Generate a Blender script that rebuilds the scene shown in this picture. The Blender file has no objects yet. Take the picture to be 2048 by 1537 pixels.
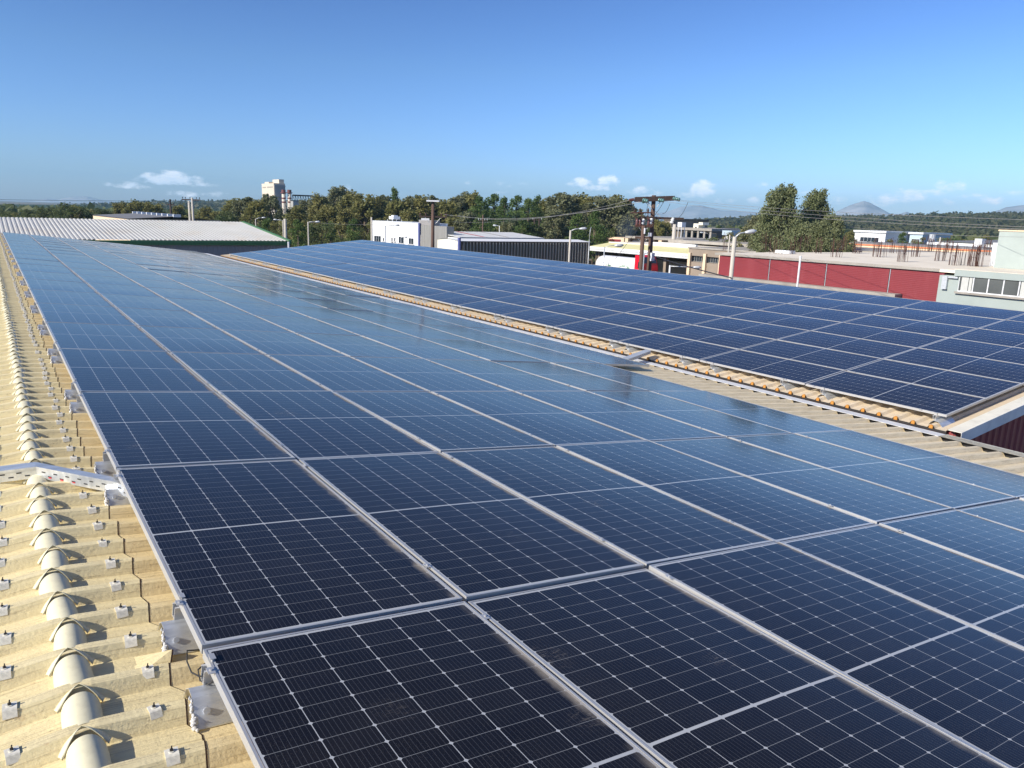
import bpy, math, random
from mathutils import Vector, Matrix, noise
R = math.radians
sc = bpy.context.scene
COL = sc.collection
random.seed(7)
# ------------------------------------------------------------------ camera
F = 1514.37                                     # focal length in pixels of a 2048 px wide picture
YAW, PITCH, ROLL = .6003, -.2191, -.0308
cy, sy, cp, sp = math.cos(YAW), math.sin(YAW), math.cos(PITCH), math.sin(PITCH)
fwd = Vector((sy*cp, cy*cp, sp)); rt = Vector((cy, -sy, 0)); dn = -rt.cross(fwd)
r2 = rt*math.cos(ROLL)+dn*math.sin(ROLL); d2 = -rt*math.sin(ROLL)+dn*math.cos(ROLL)
cd = bpy.data.cameras.new('camera'); cam = bpy.data.objects.new('camera', cd); COL.objects.link(cam)
cd.sensor_width = 36; cd.lens = 36*F/2048; cd.clip_start = .1; cd.clip_end = 30000
cam.matrix_world = Matrix(((r2.x, -d2.x, -fwd.x, 0), (r2.y, -d2.y, -fwd.y, 0), (r2.z, -d2.z, -fwd.z, 0), (0, 0, 0, 1)))
sc.camera = cam
sc.render.resolution_x = 1024; sc.render.resolution_y = 768
def ray(px, py): return r2*((px-1024)/F)+d2*((py-768.5)/F)+fwd
def RX(px, py, X): d = ray(px, py); return d*(X/d.x)
def RY(px, py, Y): d = ray(px, py); return d*(Y/d.y)
def RZ(px, py, Z): d = ray(px, py); return d*(Z/d.z)
def RD(px, py, D): d = ray(px, py); return d*(D/math.hypot(d.x, d.y))
G = -7.6                                        # ground level, the camera being the origin
# ------------------------------------------------------------------ light
SUN_EL, SUN_AZ = R(31), R(270.5)                  # azimuth clockwise from +Y
S = Vector((math.sin(SUN_AZ)*math.cos(SUN_EL), math.cos(SUN_AZ)*math.cos(SUN_EL), math.sin(SUN_EL)))
sl = bpy.data.lights.new('sun', 'SUN'); sl.energy = 5.0; sl.angle = R(.53); sl.color = (1, .93, .82)
so = bpy.data.objects.new('sun', sl); COL.objects.link(so); so.rotation_euler = (-S).to_track_quat('-Z', 'Y').to_euler()
sc.view_settings.view_transform = 'Standard'; sc.view_settings.look = 'None'
sc.view_settings.exposure = .30; sc.view_settings.gamma = 1
sc.render.engine = 'CYCLES'
sc.cycles.max_bounces = 6; sc.cycles.volume_bounces = 0; sc.cycles.transparent_max_bounces = 8
class NT:
    def __init__(s, t): s.t = t
    def n(s, ty, **k):
        o = s.t.nodes.new(ty)
        for a, b in k.items(): setattr(o, a, b)
        return o
    def l(s, a, b): s.t.links.new(a, b)
    def put(s, v, sock):
        if v is None: return
        if isinstance(v, (int, float, tuple, list)): sock.default_value = v
        else: s.l(v, sock)
    def m(s, op, a, b=None, c=None, clamp=False):
        o = s.n('ShaderNodeMath', operation=op, use_clamp=clamp)
        for i, v in enumerate((a, b, c)): s.put(v, o.inputs[i])
        return o.outputs[0]
    def v(s, op, a, b=None, c=None):
        o = s.n('ShaderNodeVectorMath', operation=op)
        for i, x in enumerate((a, b, c)): s.put(x, o.inputs[i])
        return o.outputs['Value'] if op in ('DOT_PRODUCT', 'LENGTH') else o.outputs[0]
    def sepx(s, v): o = s.n('ShaderNodeSeparateXYZ'); s.l(v, o.inputs[0]); return o.outputs
    def comb(s, x, y, z=0.): o = s.n('ShaderNodeCombineXYZ'); [s.put(q, o.inputs[i]) for i, q in enumerate((x, y, z))]; return o.outputs[0]
    def mix(s, f, a, b):
        o = s.n('ShaderNodeMix', data_type='RGBA')
        s.put(f, o.inputs[0]); s.put(a if not isinstance(a, tuple) or len(a) == 4 else a+(1,), o.inputs[6]); s.put(b if not isinstance(b, tuple) or len(b) == 4 else b+(1,), o.inputs[7])
        return o.outputs[2]
    def noise(s, vec, scale, det=3, rough=.6):
        o = s.n('ShaderNodeTexNoise'); s.put(vec, o.inputs['Vector']); o.inputs['Scale'].default_value = scale
        o.inputs['Detail'].default_value = det; o.inputs['Roughness'].default_value = rough
        return o.outputs[0]
    def ramp(s, f, a, b): return s.m('MULTIPLY', s.m('SUBTRACT', f, a), 1/(b-a), clamp=True)
w = bpy.data.worlds.new('World'); sc.world = w; w.use_nodes = True
wn = NT(w.node_tree); w.node_tree.nodes.clear()
sky = wn.n('ShaderNodeTexSky', sky_type='NISHITA'); sky.sun_disc = False; sky.sun_elevation = SUN_EL; sky.sun_rotation = SUN_AZ
sky.altitude = 0; sky.air_density = 1.0; sky.dust_density = .25; sky.ozone_density = 2.2
gm = wn.n('ShaderNodeGamma'); wn.l(wn.v('MULTIPLY', sky.outputs[0], (.150, .142, .141)), gm.inputs[0]); gm.inputs[1].default_value = 1.62
bg = wn.n('ShaderNodeBackground'); gz = wn.sepx(wn.n('ShaderNodeTexCoord').outputs['Generated'])[2]
tint = wn.mix(wn.ramp(gz, .01, .17), (.47, .64, 1.20), (.665, .79, 1.01)); wn.l(wn.v('MULTIPLY', gm.outputs[0], tint), bg.inputs[0]); bg.inputs[1].default_value = 1.0
gen = wn.n('ShaderNodeTexCoord').outputs['Generated']
sx_, sy_, sz_ = wn.sepx(gen)
azel = wn.comb(wn.m('ARCTAN2', sx_, sy_), wn.m('ARCSINE', sz_), 0.)
CL = [(342, 358, 52, 15, 1.2), (262, 371, 38, 7, .95), (300, 363, 26, 9, .85), (395, 366, 36, 9, .65), (365, 389, 30, 8, .6), (435, 389, 40, 6, .45), (695, 379, 15, 9, .6),
      (1160, 366, 26, 11, 1.0), (1215, 362, 24, 13, 1.0), (1190, 376, 50, 8, .7), (1285, 384, 36, 12, .75), (1405, 378, 27, 17, 1.35), (1385, 390, 40, 7, .7), (1520, 371, 14, 7, .5), (1505, 403, 15, 10, .75),
      (1460, 402, 40, 7, .5), (1820, 389, 42, 12, .85), (1900, 373, 26, 12, .85), (1765, 402, 50, 11, .75), (1870, 386, 40, 8, .6), (1660, 402, 40, 9, .6), (1895, 405, 12, 8, .6), (1985, 401, 20, 9, .7),
      (935, 366, 16, 4, .38), (1020, 370, 55, 6, .42), (1010, 387, 30, 5, .35), (2030, 386, 22, 6, .45), (1340, 400, 40, 7, .5), (1600, 385, 40, 8, .4), (1940, 392, 30, 5, .5)]
acc = None
for cx, cyy, wx, wy, st in CL:
    d = ray(cx, cyy).normalized(); a0 = math.atan2(d.x, d.y); e0 = math.asin(d.z); ia = F*.92/wx; ie = F*.95/wy
    q = wn.v('MULTIPLY_ADD', azel, (ia, ie, 0), (-a0*ia, -e0*ie, 0))
    r_ = wn.m('MULTIPLY_ADD', wn.v('DOT_PRODUCT', q, q), -st*.8, st)
    acc = r_ if acc is None else wn.m('MAXIMUM', acc, r_)
nv = wn.v('MULTIPLY', azel, (1, 1.9, 1))
nz = wn.noise(nv, 62, 7, .62)
msk = wn.m('MULTIPLY', wn.ramp(wn.m('ADD', acc, wn.m('MULTIPLY', wn.m('SUBTRACT', nz, .53), 3.4)), .22, .95), wn.ramp(acc, 0, .5))
shd = wn.ramp(wn.noise(wn.v('ADD', nv, (.0012, -.006, 0)), 62, 6, .6), .35, .68)
ccol = wn.mix(shd, (.70, .80, .95), (.95, .94, .96))
bg2 = wn.n('ShaderNodeBackground'); wn.l(ccol, bg2.inputs[0]); bg2.inputs[1].default_value = 1.35
mx = wn.n('ShaderNodeMixShader'); wn.l(wn.m('MULTIPLY', msk, .85), mx.inputs[0]); wn.l(bg.outputs[0], mx.inputs[1]); wn.l(bg2.outputs[0], mx.inputs[2])
wo = wn.n('ShaderNodeOutputWorld'); wn.l(mx.outputs[0], wo.inputs[0])
w.cycles.sampling_method = 'MANUAL'; w.cycles.sample_map_resolution = 512
# ------------------------------------------------------------------ materials
def mat(name, col, rough=.7, metal=0., var=.12, scale=3., stretch=(1, 1, 1), bump=0., ribs=None, stain=None, spec=.5, rnd=0.):
    m = bpy.data.materials.new(name); m.use_nodes = True; t = m.node_tree; t.nodes.clear(); n = NT(t)
    bs = n.n('ShaderNodeBsdfPrincipled'); o = n.n('ShaderNodeOutputMaterial'); n.l(bs.outputs[0], o.inputs[0])
    bs.inputs['Roughness'].default_value = rough; bs.inputs['Metallic'].default_value = metal; bs.inputs['Specular IOR Level'].default_value = spec
    co = n.n('ShaderNodeTexCoord').outputs['Object']
    v = n.v('MULTIPLY', co, stretch)
    nz = n.noise(v, scale, 5, .65)
    c = n.mix(n.ramp(nz, .3, .7), tuple(x*(1-var) for x in col), tuple(min(1, x*(1+var)) for x in col))
    if stain:
        c = n.mix(n.m('MULTIPLY', n.ramp(n.noise(n.v('MULTIPLY', co, stain[2]), stain[1], 6, .7), .52, .75), stain[3]), c, stain[0])
    if rnd:
        oi = n.n('ShaderNodeObjectInfo').outputs['Random']
        c = n.mix(oi, n.mix(rnd, c, (0, 0, 0)), c)
    n.l(c, bs.inputs['Base Color'])
    h = None
    if bump: h = n.m('MULTIPLY', n.noise(v, scale*4, 4, .7), bump)
    if ribs:
        ax, pitch, dep = ribs
        s_ = n.m('PINGPONG', n.sepx(co)[ax], pitch/2); s_ = n.m('MULTIPLY', n.ramp(s_, pitch*.12, pitch*.3), dep)
        h = s_ if h is None else n.m('ADD', h, s_)
    if h is not None:
        b = n.n('ShaderNodeBump'); b.inputs['Strength'].default_value = 1; b.inputs['Distance'].default_value = 1; n.l(h, b.inputs['Height']); n.l(b.outputs[0], bs.inputs['Normal'])
    return m
def leafmat(name, c1, c2, c3):
    m = bpy.data.materials.new(name); m.use_nodes = True; t = m.node_tree; t.nodes.clear(); n = NT(t)
    o = n.n('ShaderNodeOutputMaterial'); co = n.n('ShaderNodeTexCoord').outputs['Object']
    oi = n.n('ShaderNodeObjectInfo').outputs['Random']
    nz = n.noise(n.v('ADD', co, n.comb(n.m('MULTIPLY', oi, 37.), 0., 0.)), 5.5, 3, .6)
    ni = n.n('ShaderNodeNewGeometry').outputs['Random Per Island']
    c = n.mix(n.ramp(nz, .35, .65), c1, c2); c = n.mix(n.m('MULTIPLY', ni, .55), c, c3)
    c = n.mix(n.m('MULTIPLY', oi, .35), c, c3)
    a = n.n('ShaderNodeBsdfPrincipled'); n.l(c, a.inputs['Base Color']); a.inputs['Roughness'].default_value = .6; a.inputs['Specular IOR Level'].default_value = .3
    b = n.n('ShaderNodeBsdfTranslucent'); n.l(c, b.inputs[0])
    x = n.n('ShaderNodeMixShader'); x.inputs[0].default_value = .38; n.l(a.outputs[0], x.inputs[1]); n.l(b.outputs[0], x.inputs[2]); n.l(x.outputs[0], o.inputs[0])
    return m
M = {}
M['alu'] = mat('aluminium', (.60, .59, .56), .40, .45, .05, 8, spec=.5)
M['galv'] = mat('galvanised', (.72, .74, .74), .32, .6, .18, 5, (1, 6, 1), .002)
M['galvdull'] = mat('galvanised_dull', (.58, .60, .60), .5, .35, .12, 12)
M['sealant'] = mat('white_sealant', (.82, .81, .78), .6, 0, .08, 30, bump=.01)
M['clip'] = mat('clip_grey', (.74, .70, .58), .6, 0, .18, 60)
M['dark'] = mat('dark_metal', (.05, .045, .04), .6, .4, .2)
M['black'] = mat('black_rubber', (.02, .02, .02), .6, 0, .1)
M['redpaint'] = mat('red_paint', (.65, .06, .07), .6)
M['cap'] = mat('ridge_cap_metal', (.76, .70, .47), .55, 0, .08, 9, stain=((.45, .38, .22), 14, (1, 1, 1), .45), bump=.0004)
M['roofB'] = mat('rosy_beige_sheet', (.70, .58, .41), .75, 0, .10, 4, (3, .6, 1), .001, stain=((.42, .32, .20), 6, (4, 1, 1), .5))
M['orange'] = mat('orange_foam', (.50, .22, .04), .9, 0, .2, 20)
M['cream'] = mat('cream_flashing', (.82, .78, .64), .55, 0, .08, 3, stain=((.40, .38, .30), 4, (1, 1, 1), .4))
M['whiteflash'] = mat('white_flashing', (.82, .82, .79), .45, .1, .08, 3, stain=((.35, .36, .36), 4, (1, 1, 1), .4))
M['maroon'] = mat('maroon_cladding', (.34, .075, .065), .5, 0, .1, 3)
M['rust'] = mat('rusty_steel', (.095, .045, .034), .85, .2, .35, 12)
M['concrete'] = mat('concrete', (.36, .33, .28), .85, 0, .15, 1.2, bump=.01, stain=((.22, .19, .16), .8, (1, 1, .3), .6))
M['slabtop'] = mat('slab_concrete', (.84, .75, .59), .9, 0, .10, .5, stain=((.50, .43, .33), .35, (1, 1, 1), .4))
M['polecon'] = mat('pole_concrete', (.50, .46, .39), .85, 0, .12, 4, (1, 1, .3), stain=((.25, .2, .15), 3, (1, 1, .3), .4))
M['wood'] = mat('creosoted_wood', (.115, .068, .048), .85, 0, .35, 9, (1, 1, .12), .01)
M['wooddark'] = mat('dark_wood', (.055, .035, .028), .85, 0, .3, 9, (1, 1, .12))
M['redwall'] = mat('red_cladding', (.23, .028, .034), .6, 0, .06, .6, ribs=(2, .09, .0025), stain=((.33, .07, .075), .7, (1, 1, .3), .5))
M['greenwall'] = mat('pale_green_render', (.37, .42, .385), .85, 0, .06, 1.2, stain=((.34, .38, .35), .8, (1, 1, .5), .4))
M['whitewall'] = mat('white_wall', (.80, .80, .78), .7, 0, .04, 1)
M['whitemetal'] = mat('white_metal', (.74, .74, .73), .5, .0, .05, 2)
M['greyannex'] = mat('grey_sheet', (.30, .29, .26), .6, .2, .15, .8, (1, 4, .4), ribs=(1, .5, .03))
M['whitesheet'] = mat('white_roof_sheet', (.55, .54, .49), .6, .0, .08, .4, stain=((.50, .40, .26), .5, (1, .4, 1), .5))
M['shed'] = mat('pale_shed_roof', (.72, .71, .66), .6, 0, .04, .6, ribs=(0, .4, .03))
M['litrib'] = mat('grey_lit_rib', (.42, .40, .34), .5, .3, .1, .8)
M['greywall'] = mat('slate_cladding', (.33, .31, .29), .6, .1, .06, .6, ribs=(0, .3, .02))
M['greentrim'] = mat('green_trim', (.10, .24, .09), .5, 0, .1, 2)
M['yellow'] = mat('yellow_fascia', (.80, .74, .36), .6, 0, .05, .7)
M['redtrim'] = mat('red_strip', (.55, .07, .05), .6)
M['paleglass'] = mat('pale_window_glass', (.11, .12, .115), .08, 0, .2, .8, spec=.8)
M['glass'] = mat('window_glass', (.03, .04, .05), .06, 0, .3, .5, spec=1.)
M['curtain'] = mat('pale_curtain', (.55, .55, .50), .8, 0, .12, 4, (1, 8, 1))
M['bluepipe'] = mat('blue_pipe', (.10, .12, .30), .5)
M['tan'] = mat('tan_facade', (.30, .24, .18), .85, 0, .1, .8)
M['brownwall'] = mat('brown_office_wall', (.16, .13, .09), .8, 0, .15, 1)
M['peach'] = mat('peach_wall', (.78, .60, .40), .8, 0, .05, .8)
M['orangetrim'] = mat('orange_trim', (.72, .24, .10), .7)
M['greyroof'] = mat('grey_roof', (.20, .20, .20), .8, 0, .15, .3, stain=((.10, .10, .10), .3, (1, 1, 1), .6))
M['silo'] = mat('silo_concrete', (.66, .58, .46), .8, 0, .06, .3)
M['silogrey'] = mat('silo_grey', (.36, .36, .34), .8, 0, .08, .3)
M['chimred'] = mat('chimney_red', (.18, .06, .05), .7)
M['truckred'] = mat('truck_red', (.68, .012, .03), .3, 0, .05)
M['tank'] = mat('tank_white', (.82, .80, .76), .3, 0, .04, .6, stain=((.6, .55, .45), .7, (1, 1, 1), .3))
M['emgreen'] = mat('emblem_green', (.10, .25, .14), .5)
M['emblue'] = mat('emblem_blue', (.20, .25, .45), .5)
M['lamphead'] = mat('lamp_head', (.58, .60, .60), .4, .2, .05)
M['insul'] = mat('glass_insulator', (.13, .26, .23), .12, 0, .3, spec=1.)
M['porc'] = mat('porcelain', (.72, .74, .72), .25, 0, .1)
M['porcbrown'] = mat('brown_porcelain', (.13, .05, .04), .3)
M['wire'] = mat('bare_wire', (.42, .40, .37), .5, .5, .1)
M['wiredark'] = mat('dark_wire', (.03, .03, .035), .6, 0, .1)
M['paint_blue'] = mat('blue_paint', (.48, .58, .64), .5)
M['asphalt'] = mat('asphalt', (.055, .054, .052), .9, 0, .2, .6)
M['bark'] = mat('bark', (.16, .12, .085), .9, 0, .3, 8, (1, 1, .2))
M['palebark'] = mat('pale_bark', (.32, .27, .21), .9, 0, .3, 8, (1, 1, .2))
LM = {'olive': leafmat('olive_leaves', (.190, .215, .068), (.265, .260, .090), (.265, .225, .075)),
      'grey': leafmat('grey_green_leaves', (.160, .190, .090), (.235, .250, .130), (.22, .20, .10)),
      'green': leafmat('bright_green_needles', (.085, .155, .038), (.140, .215, .052), (.12, .15, .045)),
      'dark': leafmat('dark_green_leaves', (.072, .115, .040), (.125, .170, .056), (.15, .15, .052)),
      'pale': leafmat('eucalyptus_leaves', (.160, .200, .085), (.260, .295, .140), (.22, .21, .10))}
# beige near-roof sheet: trapezoid ribs run along x, the colour weathers along the slope
def roofmat(name, warm, pale, x0, x1):
    m = bpy.data.materials.new(name); m.use_nodes = True; t = m.node_tree; t.nodes.clear(); n = NT(t)
    bs = n.n('ShaderNodeBsdfPrincipled'); o = n.n('ShaderNodeOutputMaterial'); n.l(bs.outputs[0], o.inputs[0])
    co = n.n('ShaderNodeTexCoord').outputs['Object']; X, Y, Z = n.sepx(co)
    c = n.mix(n.ramp(n.m('ADD', X, n.m('MULTIPLY', n.noise(co, 3, 3), .25)), x0, x1), warm, pale)
    pat = n.noise(n.v('MULTIPLY', co, (1.2, 5, 5)), 2.5, 5, .7)
    c = n.mix(n.m('MULTIPLY', n.ramp(pat, .42, .70), .32), c, (.42, .32, .16))
    # fine pressed lines and dirt streaks along the ribs
    st = n.noise(n.v('MULTIPLY', co, (3, 130, 1)), 1., 4, .75)
    c = n.mix(n.m('MULTIPLY', n.ramp(st, .54, .63), .36), c, (.27, .18, .085))
    sp_ = n.noise(n.v('MULTIPLY', co, (30, 75, 30)), 1., 5, .8)
    blot = n.ramp(n.noise(co, 5, 3, .6), .48, .66)
    c = n.mix(n.m('MULTIPLY', n.m('MULTIPLY', n.ramp(sp_, .58, .66), blot), .75), c, (.13, .09, .05))
    c = n.mix(n.m('MULTIPLY', n.ramp(n.noise(n.v('MULTIPLY', co, (8, 14, 8)), 1., 6, .75), .63, .70), .35), c, (.36, .15, .06))
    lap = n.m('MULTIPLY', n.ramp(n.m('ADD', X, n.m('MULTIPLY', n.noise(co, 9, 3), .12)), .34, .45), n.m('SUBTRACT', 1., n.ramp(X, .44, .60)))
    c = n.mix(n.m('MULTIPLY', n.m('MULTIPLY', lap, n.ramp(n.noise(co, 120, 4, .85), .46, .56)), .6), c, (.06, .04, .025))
    n.l(c, bs.inputs['Base Color']); bs.inputs['Roughness'].default_value = .72
    bp = n.n('ShaderNodeBump'); bp.inputs['Distance'].default_value = .003; bp.inputs['Strength'].default_value = .8
    n.l(n.m('ADD', st, n.noise(co, 60, 3)), bp.inputs['Height']); n.l(bp.outputs[0], bs.inputs['Normal'])
    return m
M['roofA'] = roofmat('warm_beige_sheet', (.84, .68, .37), (.90, .77, .52), .9, 3.)
M['ridgesheet'] = roofmat('pale_beige_ridge_sheet', (.86, .73, .41), (.86, .73, .41), 0, 1)
def cellmat():
    m = bpy.data.materials.new('solar_cells'); m.use_nodes = True; t = m.node_tree; t.nodes.clear(); n = NT(t)
    bs = n.n('ShaderNodeBsdfPrincipled'); o = n.n('ShaderNodeOutputMaterial'); n.l(bs.outputs[0], o.inputs[0])
    co = n.n('ShaderNodeTexCoord').outputs['Object']; X, Y, Z = n.sepx(co)
    oi = n.n('ShaderNodeObjectInfo').outputs['Random']
    PX, PY = .1826, .0938
    ay = n.m('SUBTRACT', n.m('ABSOLUTE', Y), .0065)
    dx = n.m('PINGPONG', n.m('ADD', X, PX*3), PX/2); dy = n.m('PINGPONG', ay, PY/2)
    lx = n.m('LESS_THAN', dx, .0015); ly = n.m('LESS_THAN', dy, .0010)
    dia = n.m('LESS_THAN', n.m('ADD', dx, dy), .0092)
    mid = n.m('LESS_THAN', ay, .0006)
    out = n.m('MAXIMUM', n.m('GREATER_THAN', n.m('ABSOLUTE', X), PX*3-.001), n.m('GREATER_THAN', ay, PY*12-.001))
    line = n.m('MAXIMUM', n.m('MAXIMUM', lx, dia), n.m('MAXIMUM', mid, out))
    cix = n.m('FLOOR', n.m('DIVIDE', X, PX)); ciy = n.m('FLOOR', n.m('DIVIDE', Y, PY))
    wnn = n.n('ShaderNodeTexWhiteNoise', noise_dimensions='3D'); n.l(n.comb(cix, ciy, n.m('MULTIPLY', oi, 91.)), wnn.inputs['Vector'])
    cell = n.mix(wnn.outputs[0], (.0040, .0042, .0070), (.0075, .0082, .012))
    cell = n.mix(oi, cell, n.mix(.35, cell, (.008, .008, .011)))
    bus = n.m('LESS_THAN', n.m('PINGPONG', n.m('ADD', X, PX*3), .00913), .0009)
    cell = n.mix(n.m('MULTIPLY', bus, .20), cell, (.25, .26, .28))
    cell = n.mix(n.m('MULTIPLY', ly, .60), cell, (.42, .43, .42))
    c = n.mix(line, cell, (.50, .51, .50))
    # dust: fine specks everywhere, a tan band held by the downhill frame, a few smears
    ov = n.v('ADD', co, n.comb(n.m('MULTIPLY', oi, 53.), n.m('MULTIPLY', oi, 17.), 0.))
    sp_ = n.m('MULTIPLY', n.ramp(n.noise(ov, 330, 2, .8), .60, .70), n.ramp(n.noise(ov, 5, 3), .3, .6))
    film = n.m('MULTIPLY_ADD', n.noise(ov, 2.2, 5), .030, -.004)
    edge = n.m('MULTIPLY', n.ramp(n.m('ADD', X, n.m('MULTIPLY', n.noise(ov, 9, 4), .05)), .535, .575), n.ramp(n.noise(ov, 3, 2), .35, .6))
    smear = n.m('MULTIPLY', n.ramp(n.noise(ov, 2.1, 2, .3), .66, .73), n.ramp(n.noise(n.v('MULTIPLY', ov, (1, 3, 1)), 22, 4, .8), .52, .66))
    hg = n.ramp(n.noise(ov, 1.4, 3, .5), .45, .75)
    df = n.m('ADD', n.m('MULTIPLY', sp_, .22), n.m('ADD', film, n.m('ADD', n.m('MULTIPLY', edge, .75), n.m('ADD', n.m('MULTIPLY', smear, .30), n.m('MULTIPLY', hg, .008)))), clamp=True)
    c = n.mix(df, c, (.42, .36, .28))
    n.l(c, bs.inputs['Base Color'])
    n.l(n.m('ADD', .11, n.m('MULTIPLY', df, .8)), bs.inputs['Roughness'])
    bs.inputs['IOR'].default_value = 1.33; bs.inputs['Specular Tint'].default_value = (1, .88, .76, 1)
    bp = n.n('ShaderNodeBump'); bp.inputs['Distance'].default_value = .0006; bp.inputs['Strength'].default_value = .5
    n.l(n.noise(ov, 7, 2), bp.inputs['Height']); n.l(bp.outputs[0], bs.inputs['Normal'])
    return m
M['cells'] = cellmat()
# ------------------------------------------------------------------ builders
class MB:
    def __init__(s): s.V = []; s.F = []; s.I = []
    def add(s, vs, fs, mi=0):
        b = len(s.V); s.V += [tuple(v) for v in vs]; s.F += [tuple(b+i for i in f) for f in fs]; s.I += [mi]*len(fs); return s
    def box(s, x0, x1, y0, y1, z0, z1, mi=0):
        v = [(x, y, z) for x in (x0, x1) for y in (y0, y1) for z in (z0, z1)]
        return s.add(v, [(0, 1, 3, 2), (4, 6, 7, 5), (0, 4, 5, 1), (2, 3, 7, 6), (0, 2, 6, 4), (1, 5, 7, 3)], mi)
    def hexa(s, P, mi=0):     # 8 points: bottom ring then top ring
        return s.add(P, [(3, 2, 1, 0), (4, 5, 6, 7), (0, 1, 5, 4), (1, 2, 6, 5), (2, 3, 7, 6), (3, 0, 4, 7)], mi)
    def tube(s, pts, rad, n=8, mi=0, caps=True):
        pts = [Vector(p) for p in pts]; rad = rad if isinstance(rad, (list, tuple)) else [rad]*len(pts)
        vs = []; up = None
        for i, p in enumerate(pts):
            d = (pts[min(i+1, len(pts)-1)]-pts[max(i-1, 0)]).normalized()
            a = d.cross(Vector((0, 0, 1)) if abs(d.z) < .9 else Vector((1, 0, 0))).normalized() if up is None else (up-d*up.dot(d)).normalized()
            up = a; b = d.cross(a)
            for k in range(n): t = 2*math.pi*k/n; vs.append(p+(a*math.cos(t)+b*math.sin(t))*rad[i])
        fs = [(i*n+k, i*n+(k+1) % n, (i+1)*n+(k+1) % n, (i+1)*n+k) for i in range(len(pts)-1) for k in range(n)]
        if caps: fs += [tuple(range(n))[::-1], tuple((len(pts)-1)*n+k for k in range(n))]
        return s.add(vs, fs, mi)
    def prism(s, poly, axis, a, b, mi=0):   # polygon in the two other axes, extruded along axis a..b
        def P(u, v, w): return ((w, u, v), (u, w, v), (u, v, w))[axis]
        n = len(poly); vs = [P(u, v, a) for u, v in poly]+[P(u, v, b) for u, v in poly]
        return s.add(vs, [tuple(range(n)), tuple(range(2*n-1, n-1, -1))]+[(i, i+n, (i+1) % n+n, (i+1) % n) for i in range(n)], mi)
    def build(s, name, mats, parent=None, smooth=False, world=True):
        me = bpy.data.meshes.new(name)
        off = parent_loc(parent) if (parent and world) else Vector((0, 0, 0))
        me.from_pydata([tuple(Vector(v)-off) for v in s.V], [], s.F)
        for m in (mats if isinstance(mats, list) else [mats]): me.materials.append(m)
        me.polygons.foreach_set('material_index', s.I)
        if smooth: me.polygons.foreach_set('use_smooth', [True]*len(me.polygons))
        me.update()
        o = bpy.data.objects.new(name, me); COL.objects.link(o)
        if parent: o.parent = parent
        return o
def parent_loc(p):
    v = Vector((0, 0, 0))
    while p: v = v+p.location; p = p.parent
    return v
def tag(o, label=None, cat=None, group=None, kind=None):
    if label: o['label'] = label
    if cat: o['category'] = cat
    if group: o['group'] = group
    if kind: o['kind'] = kind
    return o
def thing(name, label, cat, loc=(0, 0, 0), group=None):
    o = bpy.data.objects.new(name, None); COL.objects.link(o); o.location = loc; o.empty_display_size = .3
    return tag(o, label, cat, group)
def copy_tree(o, parent=None):
    c = o.copy(); COL.objects.link(c); c.parent = parent
    for ch in list(CH.get(o.name, o.children)): copy_tree(ch, c)
    return c
CH = {}
ORD = 'first second third fourth fifth sixth seventh eighth ninth tenth eleventh twelfth thirteenth fourteenth fifteenth sixteenth seventeenth eighteenth nineteenth twentieth'.split()+['twenty-'+w_ for w_ in 'first second third fourth fifth sixth seventh eighth ninth'.split()]
def onum(i): return ORD[i] if i < len(ORD) else 'thirtieth thirty-first thirty-second thirty-third thirty-fourth thirty-fifth thirty-sixth thirty-seventh thirty-eighth thirty-ninth fortieth'.split()[i-29]
# ------------------------------------------------------------------ the two roofs
SL = .1048                                        # both roofs fall 6 degrees
PA = Vector((.5048, 2.7226, -1.603)); PB = Vector((11.0653, 5.1422, -2.6001)); PU, PV = 1.154, 2.3325
cs, sn = math.cos(SL), math.sin(SL)
CREST, PITCH_ = .124, .2635
def zA(x): return PA.z-(x-PA.x)*math.tan(SL)-CREST/cs      # crest level of the near roof
def zB(x): return PB.z+(x-PB.x)*math.tan(SL)-CREST/cs
XR, XRB = .098, 19.45
RIDGE = zA(XR)
def crest(k): return 3.11+PITCH_*k
def ribbed(mb, xs, zs, k0, k1, h=.052, ph=crest, cw=.023, sw=.034, pitch=PITCH_, ya=None, yb=None):
    """sheet whose ribs run along x; xs, zs polyline of the crest line"""
    prof = []
    for k in range(k0, k1):
        y = ph(k); prof += [(y-cw-sw, -h), (y-cw, 0), (y+cw, 0), (y+cw+sw, -h)]
    prof.append((ph(k1)-cw-sw, -h))
    if ya is not None: prof = [(ya, -h)]+[p for p in prof if ya < p[0] < yb]+[(yb, -h)]
    vs = [(x, y, z+dz) for x, z in zip(xs, zs) for y, dz in prof]; n = len(prof)
    mb.add(vs, [(i*n+j, (i+1)*n+j, (i+1)*n+j+1, i*n+j+1) for i in range(len(xs)-1) for j in range(n-1)])
bA = thing('factory_hall', 'beige factory hall carrying the near solar array, with a scalloped metal ridge cap', 'building', (5, 20, G))
KA0, KA1 = -26, 172                               # y from about -3.7 to 48.4
YA1 = crest(KA1)-.06
mb = MB(); xs = [.30, 2, 4, 6, 8, 10.52]; ribbed(mb, xs, [zA(x)-.0015 for x in xs], KA0, KA1)
xs = [-.10, -3, -6, -9.6]; ribbed(mb, xs, [RIDGE-(XR-x)*math.tan(SL)-.004 for x in xs], KA0, KA1)
roofA = mb.build('roof', M['roofA'], bA)
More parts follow.
